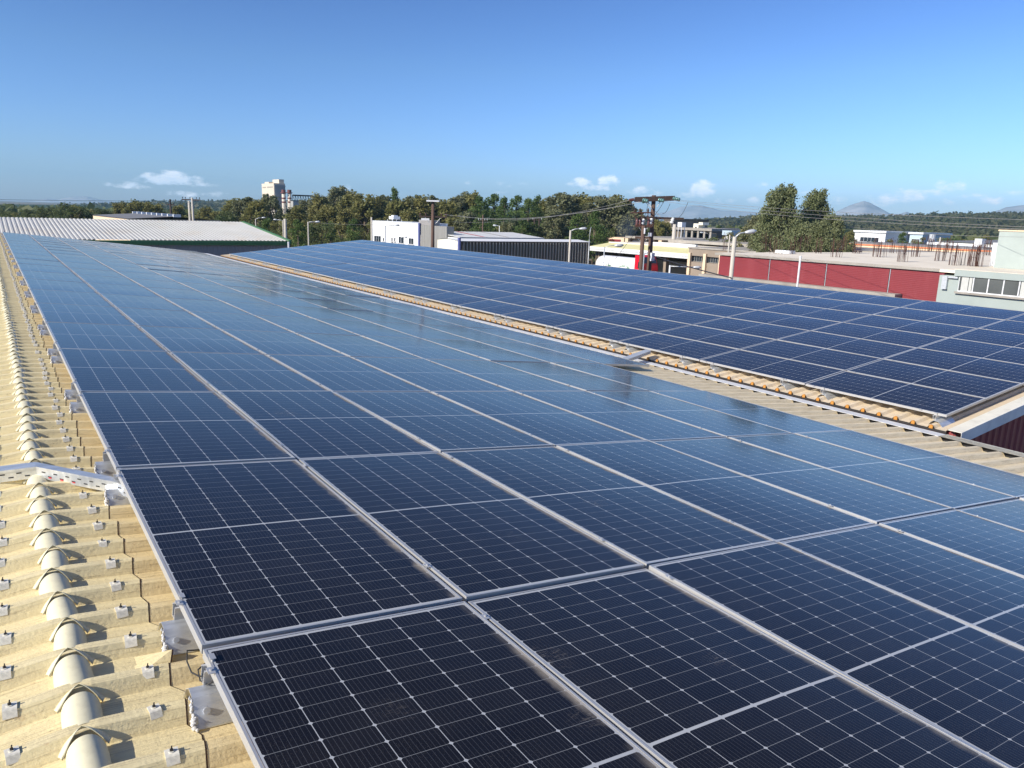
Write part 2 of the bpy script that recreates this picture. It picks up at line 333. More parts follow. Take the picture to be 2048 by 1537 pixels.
# the ridge sheet laps over the slope sheet; its edge wanders rib by rib
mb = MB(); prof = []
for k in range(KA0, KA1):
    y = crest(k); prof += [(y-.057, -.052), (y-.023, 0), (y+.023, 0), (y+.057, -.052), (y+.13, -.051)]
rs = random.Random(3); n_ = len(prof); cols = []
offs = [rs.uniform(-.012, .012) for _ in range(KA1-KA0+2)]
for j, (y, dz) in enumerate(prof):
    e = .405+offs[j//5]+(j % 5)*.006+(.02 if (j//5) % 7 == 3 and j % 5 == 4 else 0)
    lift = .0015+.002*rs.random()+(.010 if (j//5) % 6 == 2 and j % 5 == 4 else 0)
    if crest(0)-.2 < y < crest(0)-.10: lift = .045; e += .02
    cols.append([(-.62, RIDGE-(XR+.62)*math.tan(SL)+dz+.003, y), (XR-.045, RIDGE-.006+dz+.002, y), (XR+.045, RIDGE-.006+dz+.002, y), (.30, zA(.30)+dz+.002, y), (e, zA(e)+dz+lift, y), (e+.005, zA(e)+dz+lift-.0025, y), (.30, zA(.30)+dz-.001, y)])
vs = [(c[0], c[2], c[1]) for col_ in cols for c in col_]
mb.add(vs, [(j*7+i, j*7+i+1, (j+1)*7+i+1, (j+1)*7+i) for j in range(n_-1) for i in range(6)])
mb.I = [1 if i % 6 == 4 else 0 for i in range(len(mb.F))]  # dark lip paints the thin shadow line and dirt along the lap edge
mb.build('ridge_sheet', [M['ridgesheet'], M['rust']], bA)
mb = MB(); mb.box(-9.3, 10.45, crest(KA0)+.1, crest(KA0)+.3, G, -3.2); mb.box(-9.3, 10.45, YA1-.35, YA1-.15, G, -3.2)
mb.box(-9.3, -9.1, crest(KA0)+.3, YA1-.35, G, -3.0); mb.box(10.3, 10.45, crest(KA0)+.3, YA1-.35, G, -3.1)
mb.prism([(-9.3, -3.2), (10.45, -3.2), (XR, RIDGE-.12)], 1, YA1-.35, YA1-.15)
mb.build('wall', M['cream'], bA)
mb = MB(); mb.box(.6, 10.5, YA1, YA1+.02, -2.9, -2.87)
fl = MB(); y0, y1 = YA1-.02, YA1+.10
fl.hexa([(x, y, zA(x)+dz) for dz in (-.12, .012) for x, y in ((.3, y0), (.3, y1), (10.55, y1), (10.55, y0))])
fl.build('verge_flashing', M['cream'], bA)
# ridge cap: one rounded filler and one flared hood in each trough between two ribs
def cap_mesh(mb, oy=0., oz=0.):
    N = 16; P = -.052
    y0, y1 = .010, .196
    ring = []
    for y, sc_, zz in ((y0, 1., -.004), (y0+.05, 1., .001), (y1-.05, 1., .006), (y1, .97, .006)):
        r = []
        for i in range(N+1):
            t = math.pi*i/N; c, s_ = math.cos(t), math.sin(t)
            r.append((-.062*sc_*c, y+oy, P-.003+(.057+zz)*(1-abs(c)**2.2)**.7+oz))
        ring.append(r)
    n = N+1; mb.add([p for r in ring for p in r], [(a*n+i, (a+1)*n+i, (a+1)*n+i+1, a*n+i+1) for a in range(3) for i in range(N)])
    rim = []; back = []
    for i in range(N+1):
        u = i/N*2-1; a = abs(u); sg = 1 if u > 0 else -1
        zz = (1-a**1.45)
        rim.append((sg*.068*a**.95, .228-.042*a**1.1+oy, P+.002+.073*(1-a**1.5)+oz))
        back.append((sg*.082*a**.8, .2405-.022*a**2+oy, P+.001+.055*zz+oz))
    mid = [tuple((r[k]*.55+b[k]*.45+(0, 0, .004)[k]) for k in range(3)) for r, b in zip(rim, back)]
    rim2 = [(x, y+.002, z-.003) for x, y, z in rim]
    rows = [rim2, rim, mid, back]
    mb.add([p for r in rows for p in r], [(a*n+i, (a+1)*n+i, (a+1)*n+i+1, a*n+i+1) for a in range(3) for i in range(N)])
mb = MB(); cap_mesh(mb)
cap0 = mb.build('ridge_cap', M['cap'], roofA, smooth=True, world=False)
def clip_mesh(mb, o=(0, 0, 0), s=1, rs=random):
    x, y, z = o; w_ = .025
    mb.hexa([(x-w_, y-.024, z+.001), (x+w_, y-.024, z+.001), (x+w_, y+.020, z+.002), (x-w_, y+.020, z+.002), (x-w_, y-.026, z+.006), (x+w_, y-.026, z+.006), (x+w_, y+.020, z+.007), (x-w_, y+.020, z+.007)])
    mb.hexa([(x-w_, y-.045, z-.024), (x+w_, y-.045, z-.024), (x+w_, y-.039, z-.023), (x-w_, y-.039, z-.023), (x-w_, y-.030, z+.004), (x+w_, y-.030, z+.004), (x+w_, y-.024, z+.006), (x-w_, y-.024, z+.006)])
    mb.tube([(x, y, z+.006), (x, y, z+.010)], .012, 10); mb.tube([(x, y, z+.010), (x, y, z+.017)], .007, 6, 1); mb.tube([(x, y, z+.017), (x+.002, y, z+.030)], .003, 6, 1)
mb = MB(); clip_mesh(mb); clip0 = mb.build('roof_clip', [M['clip'], M['dark']], roofA, world=False)
base = parent_loc(roofA); first = [True, True]
rs = random.Random(5); stc = MB(); stk = MB(); nclip = 0
for k in range(-6, KA1-1):
    y = crest(k); loc = Vector((XR, y, RIDGE))
    if k-(-6) < 100:
        o = cap0 if first[0] else cap0.copy()
        if not first[0]: COL.objects.link(o); o.parent = roofA
        first[0] = False; o.location = loc-base+Vector((rs.uniform(-.004, .004), rs.uniform(-.003, .003), 0)); o.rotation_euler = (rs.uniform(-.02, .02), rs.uniform(-.05, .05), rs.uniform(-.05, .05)); o.scale = (rs.uniform(.93, 1.07), 1, rs.uniform(.95, 1.05))
    else: cap_mesh(stc, y, 0); 
    for sx in (1, -1):
        if sx < 0 and k > 14: continue
        if rs.random() < .04 and k > 12: continue
        x = (.318+rs.uniform(-.014, .014)) if sx > 0 else -.112+rs.uniform(-.01, .01)
        z = (zA(x) if x > XR else RIDGE-(XR-x)*math.tan(SL))+.004
        nclip += 1
        if nclip <= 100:
            o = clip0 if first[1] else clip0.copy()
            if not first[1]: COL.objects.link(o); o.parent = roofA
            first[1] = False; o.location = Vector((x, y, z))-base; o.rotation_euler = (0, 0, rs.uniform(-.10, .10)); o.scale = (rs.uniform(.74, .88),)*3
        else: clip_mesh(stk, (x, y, z))
stc.V = [(v[0]+XR, v[1], v[2]+RIDGE) for v in stc.V]
tag(stc.build('ridge_cap', M['cap'], roofA, smooth=True), kind='stuff'); tag(stk.build('roof_clip', [M['clip'], M['dark']], roofA), kind='stuff')
# valley gutter between the two halls
mb = MB()
za = zA(10.5)
for P in ([(10.485, za+.004), (10.70, za-.004), (10.70, za-.008), (10.485, za)], [(10.70, za-.004), (10.712, za-.006), (10.73, za-.10), (10.715, za-.10)], [(10.715, za-.10), (10.86, za-.10), (10.86, za-.14), (10.715, za-.14)]): mb.prism(P, 1, 4.95, YA1)
mb.build('gutter', M['whiteflash'], bA)
mb = MB(); mb.box(10.56, 10.563, crest(KA0), YA1, za-.10, za-.010); mb.build('slit_shade_plate', M['black'], bA)  # black plate added behind the trough openings, painting them as shaded slits
mb = MB()
for P in ([(10.485, za+.005), (10.70, za-.003), (10.70, za-.008), (10.485, za+.001)], [(10.70, za-.003), (10.72, za-.003), (10.72, za-.12), (10.70, za-.12)]): mb.prism(P, 1, crest(KA0), 4.947); mb.build('eave_flashing', M['cream'], bA)
# far roof
bB = thing('maroon_hall', 'hall with maroon ribbed gable wall and orange foam fillers along its beige eave', 'building', (18, 20, G))
def crB(k): return 5.248+.2612*k
mb = MB(); XE = 10.875; xs = [XE, 13, 16, XRB, 23, 28]; zs = [zB(x) if x <= XRB else zB(XRB)-(x-XRB)*math.tan(SL) for x in xs]
YB1 = 46.2
ribbed(mb, xs, zs, -1, 158, h=.040, cw=.028, sw=.028, ph=crB, pitch=.2612, ya=4.93, yb=YB1)
roofB = mb.build('roof', M['roofB'], bB)
mb = MB()
def rake(y0, y1, dz0, dz1, mi=0):
    for xa, xb in ((10.80, XRB), (XRB, 28.1)):
        f = lambda x: zB(x) if x <= XRB else zB(XRB)-(x-XRB)*math.tan(SL)
        mb.hexa([(x, y, f(x)+d_) for d_ in (dz0, dz1) for x, y in ((xa, y0), (xb, y0), (xb, y1), (xa, y1))], mi)
rake(4.80, 4.985, .012, .018); rake(4.795, 4.80, -.15, .018, 1)
mb.build('gable_flashing', [M['cream'], M['whiteflash']], bB)
mb = MB(); xx = 10.9
while xx < 27.8:                                  # ribbed maroon gable
    f = lambda x: (zB(x) if x <= XRB else zB(XRB)-(x-XRB)*math.tan(SL))-.045
    mb.hexa([(xx, 4.95, G), (xx+.2, 4.95, G), (xx+.2, 5.0, G), (xx, 5.0, G), (xx, 4.95, f(xx)), (xx+.2, 4.95, f(xx+.2)), (xx+.2, 5.0, f(xx+.2)), (xx, 5.0, f(xx))])
    mb.hexa([(xx+.03, 4.925, G), (xx+.09, 4.925, G), (xx+.11, 4.949, G), (xx+.01, 4.949, G), (xx+.03, 4.925, f(xx)-.02), (xx+.09, 4.925, f(xx)-.02), (xx+.11, 4.949, f(xx)-.02), (xx+.01, 4.949, f(xx)-.02)])
    xx += .2
mb.build('gable_wall', M['maroon'], bB)
mb = MB(); mb.box(10.95, 11.1, 5.01, YB1-.2, G, zB(11)-.06); mb.box(27.6, 27.75, 5.01, YB1-.2, G, zB(11)-.06); mb.box(11.1, 27.6, YB1-.35, YB1-.2, G, zB(11)-.06)
mb.prism([(10.95, zB(11)-.06), (27.75, zB(11)-.06), (XRB, zB(XRB)-.07)], 1, YB1-.35, YB1-.2)
mb.build('wall', M['maroon'], bB)
mb = MB(); mb.box(XE-.004, XE+.03, 5.03, YB1, zB(XE)-.075, zB(XE)-.041); mb.build('eave_trim', M['dark'], bB)
mb = MB(); mb.prism([(-.028, -.045), (.028, -.045), (.028, -.012), (.018, .004), (0, .010), (-.018, .004), (-.028, -.012)], 0, -.012, .010)
or0 = mb.build('rib_filler', M['orange'], roofB, world=False); base = parent_loc(roofB); st = MB()
for k in range(0, 156):
    p = Vector((XE-.002, crB(k), zB(XE)))
    if k < 100:
        o = or0 if k == 0 else or0.copy()
        if k: COL.objects.link(o); o.parent = roofB
        o.location = p-base
    else: st.prism([(p.y-.034, p.z-.037), (p.y+.034, p.z-.037), (p.y+.022, p.z+.002), (p.y, p.z+.008), (p.y-.022, p.z+.002)], 0, p.x-.028, p.x+.004)
tag(st.build('rib_filler', M['orange'], roofB), kind='stuff')
# ------------------------------------------------------------------ solar panels
W_, L_, T_ = 1.134, 2.314, .035
def frame_mesh():
    mb = MB(); w2, l2, lip = W_/2, L_/2, .0095
    mb.box(-w2, -w2+lip, -l2, l2, -T_, 0); mb.box(w2-lip, w2, -l2, l2, -T_, 0)
    mb.box(-w2+lip, w2-lip, -l2, -l2+lip, -T_, 0); mb.box(-w2+lip, w2-lip, l2-lip, l2, -T_, 0)
    mb.box(-w2+.03, w2-.03, -l2+.03, l2-.03, -.012, -.009)
    return mb
def glass_mesh(sag, tw=0.):
    mb = MB(); nx, ny = 6, 16; w2, l2 = W_/2-.011, L_/2-.011
    vs = [(-w2+2*w2*i/nx, -l2+2*l2*j/ny, -.0018-sag*(1-(2*i/nx-1)**2)*(1-(2*j/ny-1)**2)*(1+tw*(2*j/ny-1))) for j in range(ny+1) for i in range(nx+1)]
    mb.add(vs, [(j*(nx+1)+i, j*(nx+1)+i+1, (j+1)*(nx+1)+i+1, (j+1)*(nx+1)+i) for j in range(ny) for i in range(nx)])
    return mb
def clamp_mesh():
    mb = MB(); mb.box(-W_/2-.022, -W_/2+.004, -.022, .022, .0008, .0035)
    mb.tube([(-W_/2-.009, 0, .0035), (-W_/2-.009, 0, .010)], .006, 6); return mb
protos = []
for sg, tw in ((-.0040, .3), (-.0055, -.4), (-.0028, .6)):
    e = thing('solar_panel', 'x', 'solar panel')
    frame_mesh().build('frame', M['alu'], e, world=False); glass_mesh(sg, tw).build('cell_glass', M['cells'], e, smooth=True, world=False)
    c1 = clamp_mesh().build('clamp', M['alu'], e, world=False); c2 = c1.copy(); COL.objects.link(c2); c2.parent = e
    c1.location = (0, -L_/2+.37, 0); c2.location = (0, L_/2-.16, 0)
    protos.append(e)
kids = {p.name: list(p.children) for p in protos}; used = set(); rp = random.Random(11)
def put_panel(loc, rot, label, group, clamps):
    p = protos[rp.randrange(3)]
    if p.name in used:
        e = p.copy(); COL.objects.link(e)
        for ch in kids[p.name]:
            if ch.name.startswith('clamp') and not clamps: continue
            c = ch.copy(); COL.objects.link(c); c.parent = e
    else: e = p; used.add(p.name)
    e.location = loc; e.rotation_euler = rot; e['label'] = label; e['group'] = group
    return e
for i in range(8):
    for j in range(-1, 19):
        if i == 7 and j < 3: continue
        u, v = (i+.5)*PU-.01, (j+.5)*PV
        u = i*PU+W_/2; v = j*PV+PV/2
        loc = PA+Vector((u*cs, v, -u*sn))
        put_panel(loc, (rp.gauss(0, .0030), SL+rp.gauss(0, .0022), rp.gauss(0, .0003)),
                  'near-roof solar panel, %s row down from the ridge, %s panel back from the camera' % (onum(i), onum(j+1 if i < 7 else j-3)), 'solar panels on the near roof', j < 9)
for i in range(7):
    for j in range(17):
        u = i*PU+W_/2; v = j*PV+PV/2
        loc = PB+Vector((u*cs, v, u*sn))
        e = put_panel(loc, (rp.gauss(0, .0020), -SL+rp.gauss(0, .0022), rp.gauss(0, .0003)),
                  'far-roof blue solar panel, %s row up from the gutter, %s back from the gable' % (onum(i), onum(j)), 'solar panels on the far roof', j < 4)
# brackets: a folded saddle over a rib, a short rail on it and an end clamp
def bracket(label, group):
    e = thing('mounting_bracket', label, 'bracket', group=group)
    P = [(-.105, -.048), (-.055, .010), (-.03, .030), (.03, .034), (.07, .010), (.105, -.046)]
    mb = MB(); Q = P+[(a, b-.003) for a, b in P[::-1]]
    mb.prism(Q, 0, -.02, .34); mb.build('saddle', M['galv'], e, world=False)
    mb = MB(); mb.box(.03, .36, .028, .034, .034, .088); mb.box(.03, .36, .066, .072, .034, .088); mb.box(.03, .36, .035, .065, .034, .040); mb.box(.03, .36, .022, .034, .084, .0885); mb.box(.03, .36, .066, .078, .084, .0885)
    mb.build('rail', M['alu'], e, world=False)
    rs = random.Random(8); mb = MB()
    for k in range(26):
        f = k/25; a_, b_ = (-.108+.07*f, -.046+.052*f) if f < .8 else (-.052+.03*(f-.8)*5, .006+.02*(f-.8)*5)
        w2 = rs.uniform(.004, .012)*(1.3 if f < .5 else .8); c_ = Vector((-.022+rs.uniform(-.008, .006), a_+rs.uniform(-.006, .004), b_+rs.uniform(-.002, .005)))
        mb.tube([c_-Vector((0, .004, .006)), c_, c_+Vector((.002, .006, .006))], [w2*.4, w2, w2*.4], 6)
    mb.build('sealant', M['sealant'], e, True, world=False)
    mb = MB(); mb.tube([(.02, -.068, -.005), (.02, -.080, .001)], .012, 8); mb.build('bolt', M['galv'], e, world=False)
    mb = MB(); mb.box(.056, .060, .03, .07, .088, .1285); mb.box(.050, .070, .03, .07, .1285, .1310); mb.build('end_clamp', M['alu'], e, world=False)
    return e
b0 = bracket('x', 'mounting brackets along the ridge edge of the near array'); bk = list(b0.children); nb = 0
for j in range(-1, 20):
    for dd, wd in ((-.135, 'nearer'), (.38, 'farther')):
        if j == 19 and dd > 0: continue
        y = PA.y+j*PV+dd; k = round((y-crest(0))/PITCH_); y = crest(k)
        if y < 2.0: continue
        e = b0 if nb == 0 else b0.copy()
        if nb: 
            COL.objects.link(e)
            for ch in bk: c = ch.copy(); COL.objects.link(c); c.parent = e
        e.location = (.445, y, zA(.445)+.001); e.rotation_euler = (0, SL, 0)
        e['label'] = 'galvanised bracket at the ridge edge, %s one back from the camera' % onum(nb); nb += 1
nb = 0
for j in range(0, 18):
    for dd in (-.28, .28):
        if (j == 0 and dd < 0) or (j == 17 and dd > 0): continue
        y = PB.y+j*PV+dd
        if j == 0: y = PB.y+.12
        k = round((y-crB(0))/.2612); y = crB(k)
        e = b0.copy(); COL.objects.link(e)
        for ch in bk:
            if ch.name.startswith(('sealant', 'bolt')): continue
            c = ch.copy(); COL.objects.link(c); c.parent = e
        e.location = (PB.x-.06, y, zB(PB.x-.06)+.001); e.rotation_euler = (0, -SL, 0); e['group'] = 'mounting brackets along the eave edge of the far array'
        e['label'] = 'galvanised bracket under the far array edge, %s one back from the gable' % onum(nb); nb += 1
# ------------------------------------------------------------------ cable trays and cables
def tray(label, pts, h, wd, slots, mats, red=()):
    """pts: front top edge as (x,y,z) points; the tray runs back by wd in y"""
    e = thing('cable_tray', label, 'cable tray', (pts[0].x, pts[0].y, pts[0].z))
    mb = MB(); lid = MB(); sl_ = MB(); rd = MB(); up = Vector((0, 0, 1))
    for a, b in zip(pts[:-1], pts[1:]):
        d = (b-a); L = d.length; d.normalize(); bk_ = Vector((0, wd, 0)); t = .003
        def P(s, y, z): return a+d*s+Vector((0, y, 0))+up*z
        def bx(m_, s0, s1, y0, y1, z0, z1, mi=0): m_.hexa([P(s0, y0, z0), P(s1, y0, z0), P(s1, y1, z0), P(s0, y1, z0), P(s0, y0, z1), P(s1, y0, z1), P(s1, y1, z1), P(s0, y1, z1)], mi)
        bx(mb, 0, L, 0, t, -h, -.002); bx(mb, 0, L, wd-t, wd, -h, -.002); bx(mb, 0, L, t, wd-t, -h, -h+t)
        bx(lid, -.002, L+.002, -.004, wd+.004, 0, .003); bx(lid, -.002, L+.002, -.004, -.001, -.012, 0)
        s = .04; k = 0
        while slots and s < L-.04:
            for row, z in ((0, -h*.36), (1, -h*.68)):
                s2 = s+(.045 if row else 0)
                if s2+.028 < L: bx(mb, s2, s2+.028, -.0012, 0, z-.0038, z+.0038, 1)
                if (k, row) in red and a is pts[1]: rd = MB(); bx(rd, s2+.004, s2+.026, -.0018, -.0012, z-.010, z-.002); rd.build('paint_mark', M['redpaint'], e)
            s += .09; k += 1
    ch_ = mb.build('channel', [mats[0], M['black']], e); lid.build('lid', mats[0], e)
zt = .05
p_ = [RZ(-260, 975, -1.69), RZ(72, 934.5, -1.628), RZ(225, 964, -1.655), RZ(262, 975, -1.665)]
tray('perforated galvanised tray with red marks bent over the ridge of the near roof', p_, .072, .10, True, [M['galv']], ((-1, 1), (0, 1), (1, 1), (2, 1)))
a = RZ(1256, 719, -2.62); b = RZ(1302, 702, -2.60)
tray('grey cable tray bridging the valley gutter between the two arrays', [a, b], .06, .16, True, [M['galvdull']])
mb = MB(); q = Vector((.475, 2.72, -1.60))
mb.tube([(.52, 2.80, -1.66), (.462, 2.79, -1.64), (.452, 2.75, -1.66), (.458, 2.71, -1.685), (.475, 2.66, -1.68), (.50, 2.62, -1.66), (.54, 2.60, -1.655)], .003, 6)
mb.tube([(.52, 2.70, -1.65), (.478, 2.69, -1.67), (.475, 2.65, -1.69), (.49, 2.60, -1.685), (.53, 2.58, -1.66)], .003, 6)
tag(mb.build('cable', M['black'], smooth=True), 'thin black cable hanging out below the nearest panel joint at the ridge edge', 'cable')
# ------------------------------------------------------------------ ground and roads
mb = MB(); N = 64
mb.add([(0, 0, G)]+[(6500*math.cos(2*math.pi*i/N), 6500*math.sin(2*math.pi*i/N), G) for i in range(N)], [(0, i+1, (i+1) % N+1) for i in range(N)])
tag(mb.build('ground', mat('dry_earth', (.17, .14, .085), .95, 0, .25, .05, stain=((.07, .085, .035), .02, (1, 1, 1), .8))), kind='structure')
mb = MB(); mb.box(28.6, 35.8, -60, 240, G-.1, G+.004); mb.box(29, 400, 50.5, 56.5, G-.1, G+.008)
tag(mb.build('road', M['asphalt']), kind='structure')
mb = MB(); mb.box(35.81, 37.8, -60, 50.4, G-.1, G+.13); mb.box(28.0, 28.59, -60, 240, G-.1, G+.13); mb.box(37.9, 62, 50.3, 50.4, G-.1, G+.13)
tag(mb.build('pavement', M['concrete']), kind='structure')
# ------------------------------------------------------------------ buildings helpers
def winX(par, X, y0, y1, z0, z1, n=2, curtain=(), sill=True, fm='whitemetal', gm='glass'):      # window in a wall that faces -x
    mb = MB(); t = .05; mb.box(X-.05, X-.003, y0, y1, z1-t, z1); mb.box(X-.05, X-.003, y0, y1, z0, z0+t)
    ys = [y0+(y1-y0)*i/n for i in range(n+1)]
    for y in ys: mb.box(X-.049, X-.004, max(y0, y-t/2), min(y1, y+t/2), z0+t, z1-t)
    f = mb.build('window', M[fm], par)
    g = MB(); g.box(X-.03, X-.004, y0+.01, y1-.01, z0+.01, z1-.01); g.build('pane', M[gm], f)
    if curtain:
        for a_, b_, d_ in curtain: g = MB(); g.box(X-.038, X-.031, y0+(y1-y0)*a_, y0+(y1-y0)*b_, z0+t+(z1-z0)*d_, z1-t); g.build('curtain', M['curtain'], f)
    if sill: g = MB(); g.box(X-.14, X-.002, y0-.1, y1+.1, z0-.09, z0-.003); g.build('sill', M['concrete'], f)
    return f
def winY(par, Y, x0, x1, z0, z1, n=2):
    mb = MB(); t = .06
    for x in [x0+(x1-x0)*i/n for i in range(n+1)]: mb.box(max(x0, x-t/2), min(x1, x+t/2), Y-.05, Y-.003, z0, z1)
    mb.box(x0, x1, Y-.049, Y-.004, z1-t, z1-.001); mb.box(x0, x1, Y-.049, Y-.004, z0+.001, z0+t)
    f = mb.build('window', M['whitemetal'], par)
    g = MB(); g.box(x0+.01, x1-.01, Y-.03, Y-.004, z0+.01, z1-.01); g.build('pane', M['glass'], f)
def ribroof(mb, x0, x1, y0, z0, y1, z1, pitch, h, ph=0., w1=.30):     # ribs run along y
    prof = []; x = x0+ph
    while x < x1-pitch:
        prof += [(x, 0), (x+pitch*.12, h), (x+pitch*(.12+w1), h), (x+pitch*(.24+w1), 0)]; x += pitch
    prof.append((x1, 0)); n = len(prof)
    mb.add([(x, y, z+dz) for y, z in ((y0, z0), (y1, z1)) for x, dz in prof], [(j, j+1, n+j+1, n+j) for j in range(n-1)])
# ---- green trimmed warehouse, left
e = thing('warehouse', 'long warehouse with white ribbed roof, green trim and slate grey wall', 'building', (-20, 62, G))
Yw, Yr = 55.5, 67.5; pe = RY(564, 482.5, Yw); pr = RY(490, 445, Yr); X1 = 17.9; ze, zr_ = pe.z, pr.z
mb = MB(); ribroof(mb, -45, X1, Yw-.15, ze+.0, Yr, zr_, .262, .034, w1=.42); ribroof(mb, -45, X1, Yr, zr_, 2*Yr-Yw+.15, ze, .262, .034)
rf = mb.build('roof', M['whitesheet'], e)
mb = MB(); mb.box(-45, X1+.02, Yw-.24, Yw-.16, ze-.30, ze-.02); mb.box(-45, X1+.02, Yw-.32, Yw-.245, ze-.16, ze-.04)
for a_, b_ in (((Yw-.2, ze), (Yr, zr_)), ((Yr, zr_), (2*Yr-Yw, ze))):
    mb.hexa([(X1+.03, a_[0], a_[1]-.22), (X1+.15, a_[0], a_[1]-.22), (X1+.15, b_[0], b_[1]-.22), (X1+.03, b_[0], b_[1]-.22), (X1-.05, a_[0], a_[1]+.07), (X1+.15, a_[0], a_[1]+.07), (X1+.15, b_[0], b_[1]+.07), (X1-.05, b_[0], b_[1]+.07)])
mb.build('green_trim', M['greentrim'], e)
mb = MB(); mb.box(-45, X1-.05, Yw, Yw+.2, G, ze-.05); mb.prism([(Yw+.2, G), (2*Yr-Yw, G), (2*Yr-Yw, ze-.08), (Yr, zr_-.08), (Yw+.2, ze-.08)], 0, X1-.25, X1-.05)
mb.build('wall', M['greywall'], e)
mb = MB(); q = RY(577, 484, 53.5); mb.tube([(q.x, q.y, G), (q.x, q.y, q.z)], .07, 8); mb.tube([(q.x+.02, q.y+.08, q.z-.25), (q.x+1.1, q.y+.9, q.z-1.1)], .04, 6, 1)
tag(mb.build('post', [M['whitemetal'], M['dark']]), 'short white post with a dark brace before the slate grey wall', 'post')
# ---- low long building beyond the warehouse
e = thing('low_shed', 'low shed with dark roof and sunlit peach wall behind the ribbed warehouse roof', 'building', (10, 120, G))
a = RD(186, 431, 140); b = RD(258, 438.5, 118); c = RD(330, 431, 150)
mb = MB(); mb.hexa([(a.x, a.y, G), (b.x, b.y, G), (b.x+13, b.y+4, G), (a.x+13, a.y+4, G), (a.x, a.y, a.z), (b.x, b.y, b.z), (b.x+13, b.y+4, b.z), (a.x+13, a.y+4, a.z)]); mb.build('wall', M['peach'], e)
mb = MB(); m_ = Vector((a.x+6.5, a.y+2, a.z+.45)); n_2 = Vector((b.x+6.5, b.y+2, b.z+.45))
mb.add([(a.x-.2, a.y, a.z+.05), (b.x-.2, b.y-.2, b.z+.05), n_2, m_, (a.x+13, a.y+4, a.z+.05), (b.x+13, b.y+4, b.z+.05)], [(0, 1, 2, 3), (3, 2, 5, 4)]); mb.build('roof', M['greyroof'], e)
mb = MB()
for k in range(9): mb = MB(); q = m_.lerp(n_2, k/8); mb.box(q.x-.5, q.x+.5, q.y-.3, q.y+.3, q.z-.1, q.z+.3); mb.build('skylight', M['whitemetal'], e)
# ---- silo tower with chimneys
e = thing('factory_tower', 'tall pale concrete factory tower rising above the trees', 'building', (104, 342, G))
X0 = 102.; Yf = RX(549, 400, X0).y; Yb = RX(524.5, 400, X0).y; zt_ = RX(549, 368, X0).z; Xr = RY(571.5, 400, Yf).x
mb = MB(); mb.box(X0, Xr, Yf+.2, Yb, G, zt_); mb.build('wall', M['silo'], e)
mb = MB(); mb.box(X0+.3, Xr-.05, Yf, Yf+.19, G, zt_-.3)
for k in range(6): z = zt_-4.2*k-1; mb.box(X0+.1, Xr, Yf-.25, Yf-.01, z-.25, z+.25)
mb.build('gable_face', M['silogrey'], e)  # greyer plate puts this side's lack of sun into its colour
mb = MB(); q = RX(561, 362.5, X0+4); mb.box(X0+2.5, Xr-.2, Yf+1, Yf+10, zt_+.01, zt_+2.0); mb.box(X0+.5, X0+3.5, Yb-9, Yb-3, zt_+.01, zt_+1.0); mb.box(X0, Xr, Yf+.2, Yb, zt_+.005, zt_+.3)
mb.build('roof_house', M['silo'], e)
mb = MB()
for k, z in enumerate((zt_-1.3, zt_-5.3, zt_-9.6)):
    for j in range(9):
        if j in (5,): continue
        y = Yf+2+j*(Yb-Yf-3)/9; mb.box(X0-.08, X0-.01, y, y+.9, z-.25, z+.25)
mb.build('vent_row', M['greyannex'], e)
for nm, px_, lb in (('l', 567, 'striped chimney touching the pale factory tower'), ('r', 578.6, 'striped chimney standing farther from the pale tower, beside the conveyor')):
    c = RD(px_, 381, 344); e = thing('chimney', lb, 'chimney', (c.x, c.y, G), 'two banded factory chimneys')
    mb = MB(); r = .78
    mb.tube([(c.x, c.y, G), (c.x, c.y, c.z-.1)], [r*1.12, r*.98], 14); mb.build('stack', M['silo'], e, smooth=True)
    mb = MB()
    for z0, z1 in ((c.z-1.4, c.z+.2), (c.z-3.6, c.z-3.0), (c.z-5.2, c.z-4.6)): mb.tube([(c.x, c.y, z0), (c.x, c.y, z1)], r*1.10, 14)
    mb.tube([(c.x, c.y, c.z-1.2), (c.x, c.y, c.z-.9)], r*1.7, 14); mb.build('dark_band', M['chimred'], e)
a = RD(585, 391, 346); b = RD(626, 392.5, 350)
e = thing('conveyor_bridge', 'dark steel conveyor gantry running right from the two banded chimneys', 'conveyor', (a.x, a.y, G))
mb = MB(); mb.tube([a, b], .35, 6); mb.tube([a-Vector((0, 0, 2.6)), b-Vector((0, 0, 3.4))], .25, 6)
for k in range(9):
    p0 = a.lerp(b, k/8); mb.tube([p0, p0-Vector((0, 0, 2.6+.1*k))], .12, 5)
    if k < 8: mb.tube([p0, a.lerp(b, (k+1)/8)-Vector((0, 0, 2.7+.1*k))], .09, 5)
mb.tube([b, Vector((b.x, b.y, G))], .3, 6); mb.build('truss', M['dark'], e)
e = thing('grey_silo_block', 'grey corrugated block right of the striped chimneys, half behind trees', 'building', (112, 340, G))
a = RD(583, 402.5, 342); b = RD(604.5, 402.5, 342); mb = MB(); mb.box(a.x, b.x, a.y-2, a.y+6, G, a.z); mb.build('wall', M['silogrey'], e)
mb = MB(); mb.box(a.x-.1, b.x+.1, a.y-2.1, a.y+6.1, a.z+.005, a.z+.35); mb.build('roof_edge', M['dark'], e)
